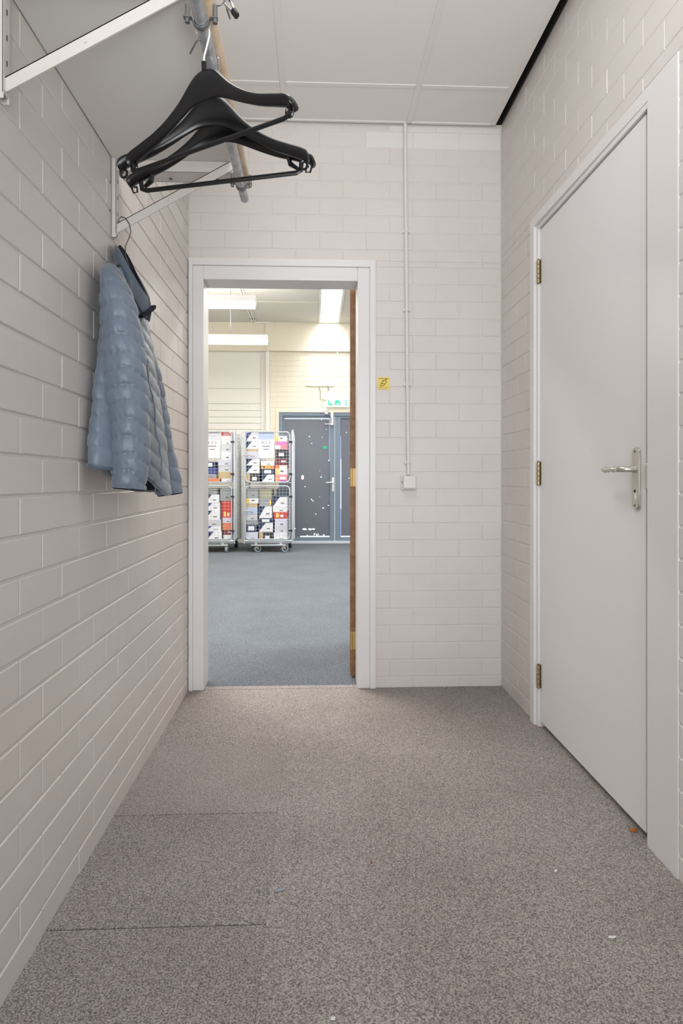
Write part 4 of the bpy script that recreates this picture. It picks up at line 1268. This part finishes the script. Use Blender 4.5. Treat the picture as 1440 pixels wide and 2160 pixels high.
def column(items, floor_z, cage_name, stack, dep=.5, ysh=0.0):
    z = lambda py: zat(py, -.7, FY + .03)
    items = sorted(items, key=lambda it: it[2])
    tops = [z(it[2]) for it in items]
    for i, it in enumerate(items):
        zb_ = tops[i + 1] + .0008 if i + 1 < len(items) else floor_z
        lab = '%s, %s of the %s stack, %s' % (WORD[it[4]], ORD[i], stack, cage_name)
        carton(it[0], it[1], zb_, tops[i], it[4], lab, ysh + (i * 37 % 3) * .004, dep)
zsh = zat(1018, -.7, FY) + .005
zfl = zat(1138, -.7, FY) - .029
column([(518, 544.5, 911, 930, 'diag'), (518, 544.5, 931, 947, 'diag'), (518, 544.5, 947.5, 952, 'tan'), (518, 544.5, 952, 967, 'lilac'), (518, 547.5, 967, 981, 'diag'), (518, 547.5, 982, 998, 'diag'), (518, 547.5, 998.5, 1018, 'tandark')], zsh, 'upper right cage', 'left')
column([(550, 579, 972.5, 981.5, 'white'), (550.5, 579, 982, 989, 'amber'), (551, 579, 989, 1000, 'bluelabel'), (551, 578.5, 1001, 1018, 'diag')], zsh, 'upper right cage', 'middle')
column([(580, 604, 920, 931, 'yellowwhite'), (580, 605, 931.2, 938, 'magenta'), (580, 605, 938.5, 947.5, 'pinkwhite'), (580, 605, 948, 966, 'dark'), (580, 605, 967, 981, 'darkred'), (580, 605.5, 981, 989, 'orangewhite'), (580, 605.5, 989, 1000, 'yellowwhite'), (580, 605, 1001, 1018, 'pinklabel')], zsh, 'upper right cage', 'right')
column([(518, 545, 1031, 1044, 'grey'), (518, 545, 1051, 1062, 'yellowwhite'), (518, 543, 1062, 1069, 'tan'), (518, 543, 1070, 1085, 'skyblue'), (518, 543, 1085, 1093, 'lightgrey'), (518, 544.5, 1097.5, 1107, 'grey'), (518, 542.5, 1107, 1121, 'bluelabel'), (518, 544, 1122, 1135, 'lilac')], zfl, 'lower right cage', 'left')
column([(547, 573.5, 1031, 1047, 'olive'), (547, 572.5, 1052, 1067, 'darksticker'), (545, 573.5, 1068, 1092, 'diag'), (546, 575.5, 1093, 1102.5, 'bluelabel'), (545, 575.5, 1103, 1121, 'diag'), (546, 574, 1122, 1135, 'tandark')], zfl, 'lower right cage', 'middle')
column([(581, 605.5, 1031, 1044, 'teal'), (575, 605.5, 1048, 1068, 'diag'), (575.5, 605.5, 1069, 1080, 'white'), (577, 605.5, 1080, 1093, 'red'), (579, 605.5, 1094, 1110, 'lilac'), (579, 605.5, 1111, 1123, 'lightgrey'), (577, 605, 1124, 1135, 'white')], zfl, 'lower right cage', 'right')
column([(425, 455.5, 974, 987, 'bluelabel'), (425, 457, 987, 999, 'blue'), (425, 457, 1000, 1008, 'grey'), (425, 464.5, 1009, 1018, 'orangered')], zsh, 'upper left cage', 'left')
column([(466, 490, 912, 927, 'redtext'), (466, 490, 928, 937, 'white'), (466, 490, 938, 952, 'lightgrey'), (466, 490, 953, 968, 'white'), (460, 490, 970, 982, 'lilac'), (460.5, 490, 982, 994, 'lightgrey'), (460.5, 490, 995, 1008, 'tan'), (467, 490, 1009, 1018, 'white')], zsh, 'upper left cage', 'right')
column([(425, 458, 1030, 1042, 'grey'), (431, 462.5, 1043, 1060, 'diag'), (431, 464, 1061, 1077, 'diag'), (431, 464, 1077, 1092, 'diag'), (431, 466, 1097, 1108, 'lightgrey'), (431, 466, 1109, 1121, 'diag'), (433, 468, 1121, 1135, 'diag')], zfl, 'lower left cage', 'left')
column([(464, 490, 1031, 1055, 'grey'), (468, 490, 1057, 1075, 'redplain'), (468, 490, 1076, 1091, 'red'), (469, 490, 1092, 1102, 'lilac'), (469, 490, 1103, 1117, 'orangered'), (470, 490, 1118, 1127, 'darkred'), (471, 490, 1128, 1135, 'white')], zfl, 'lower left cage', 'right')
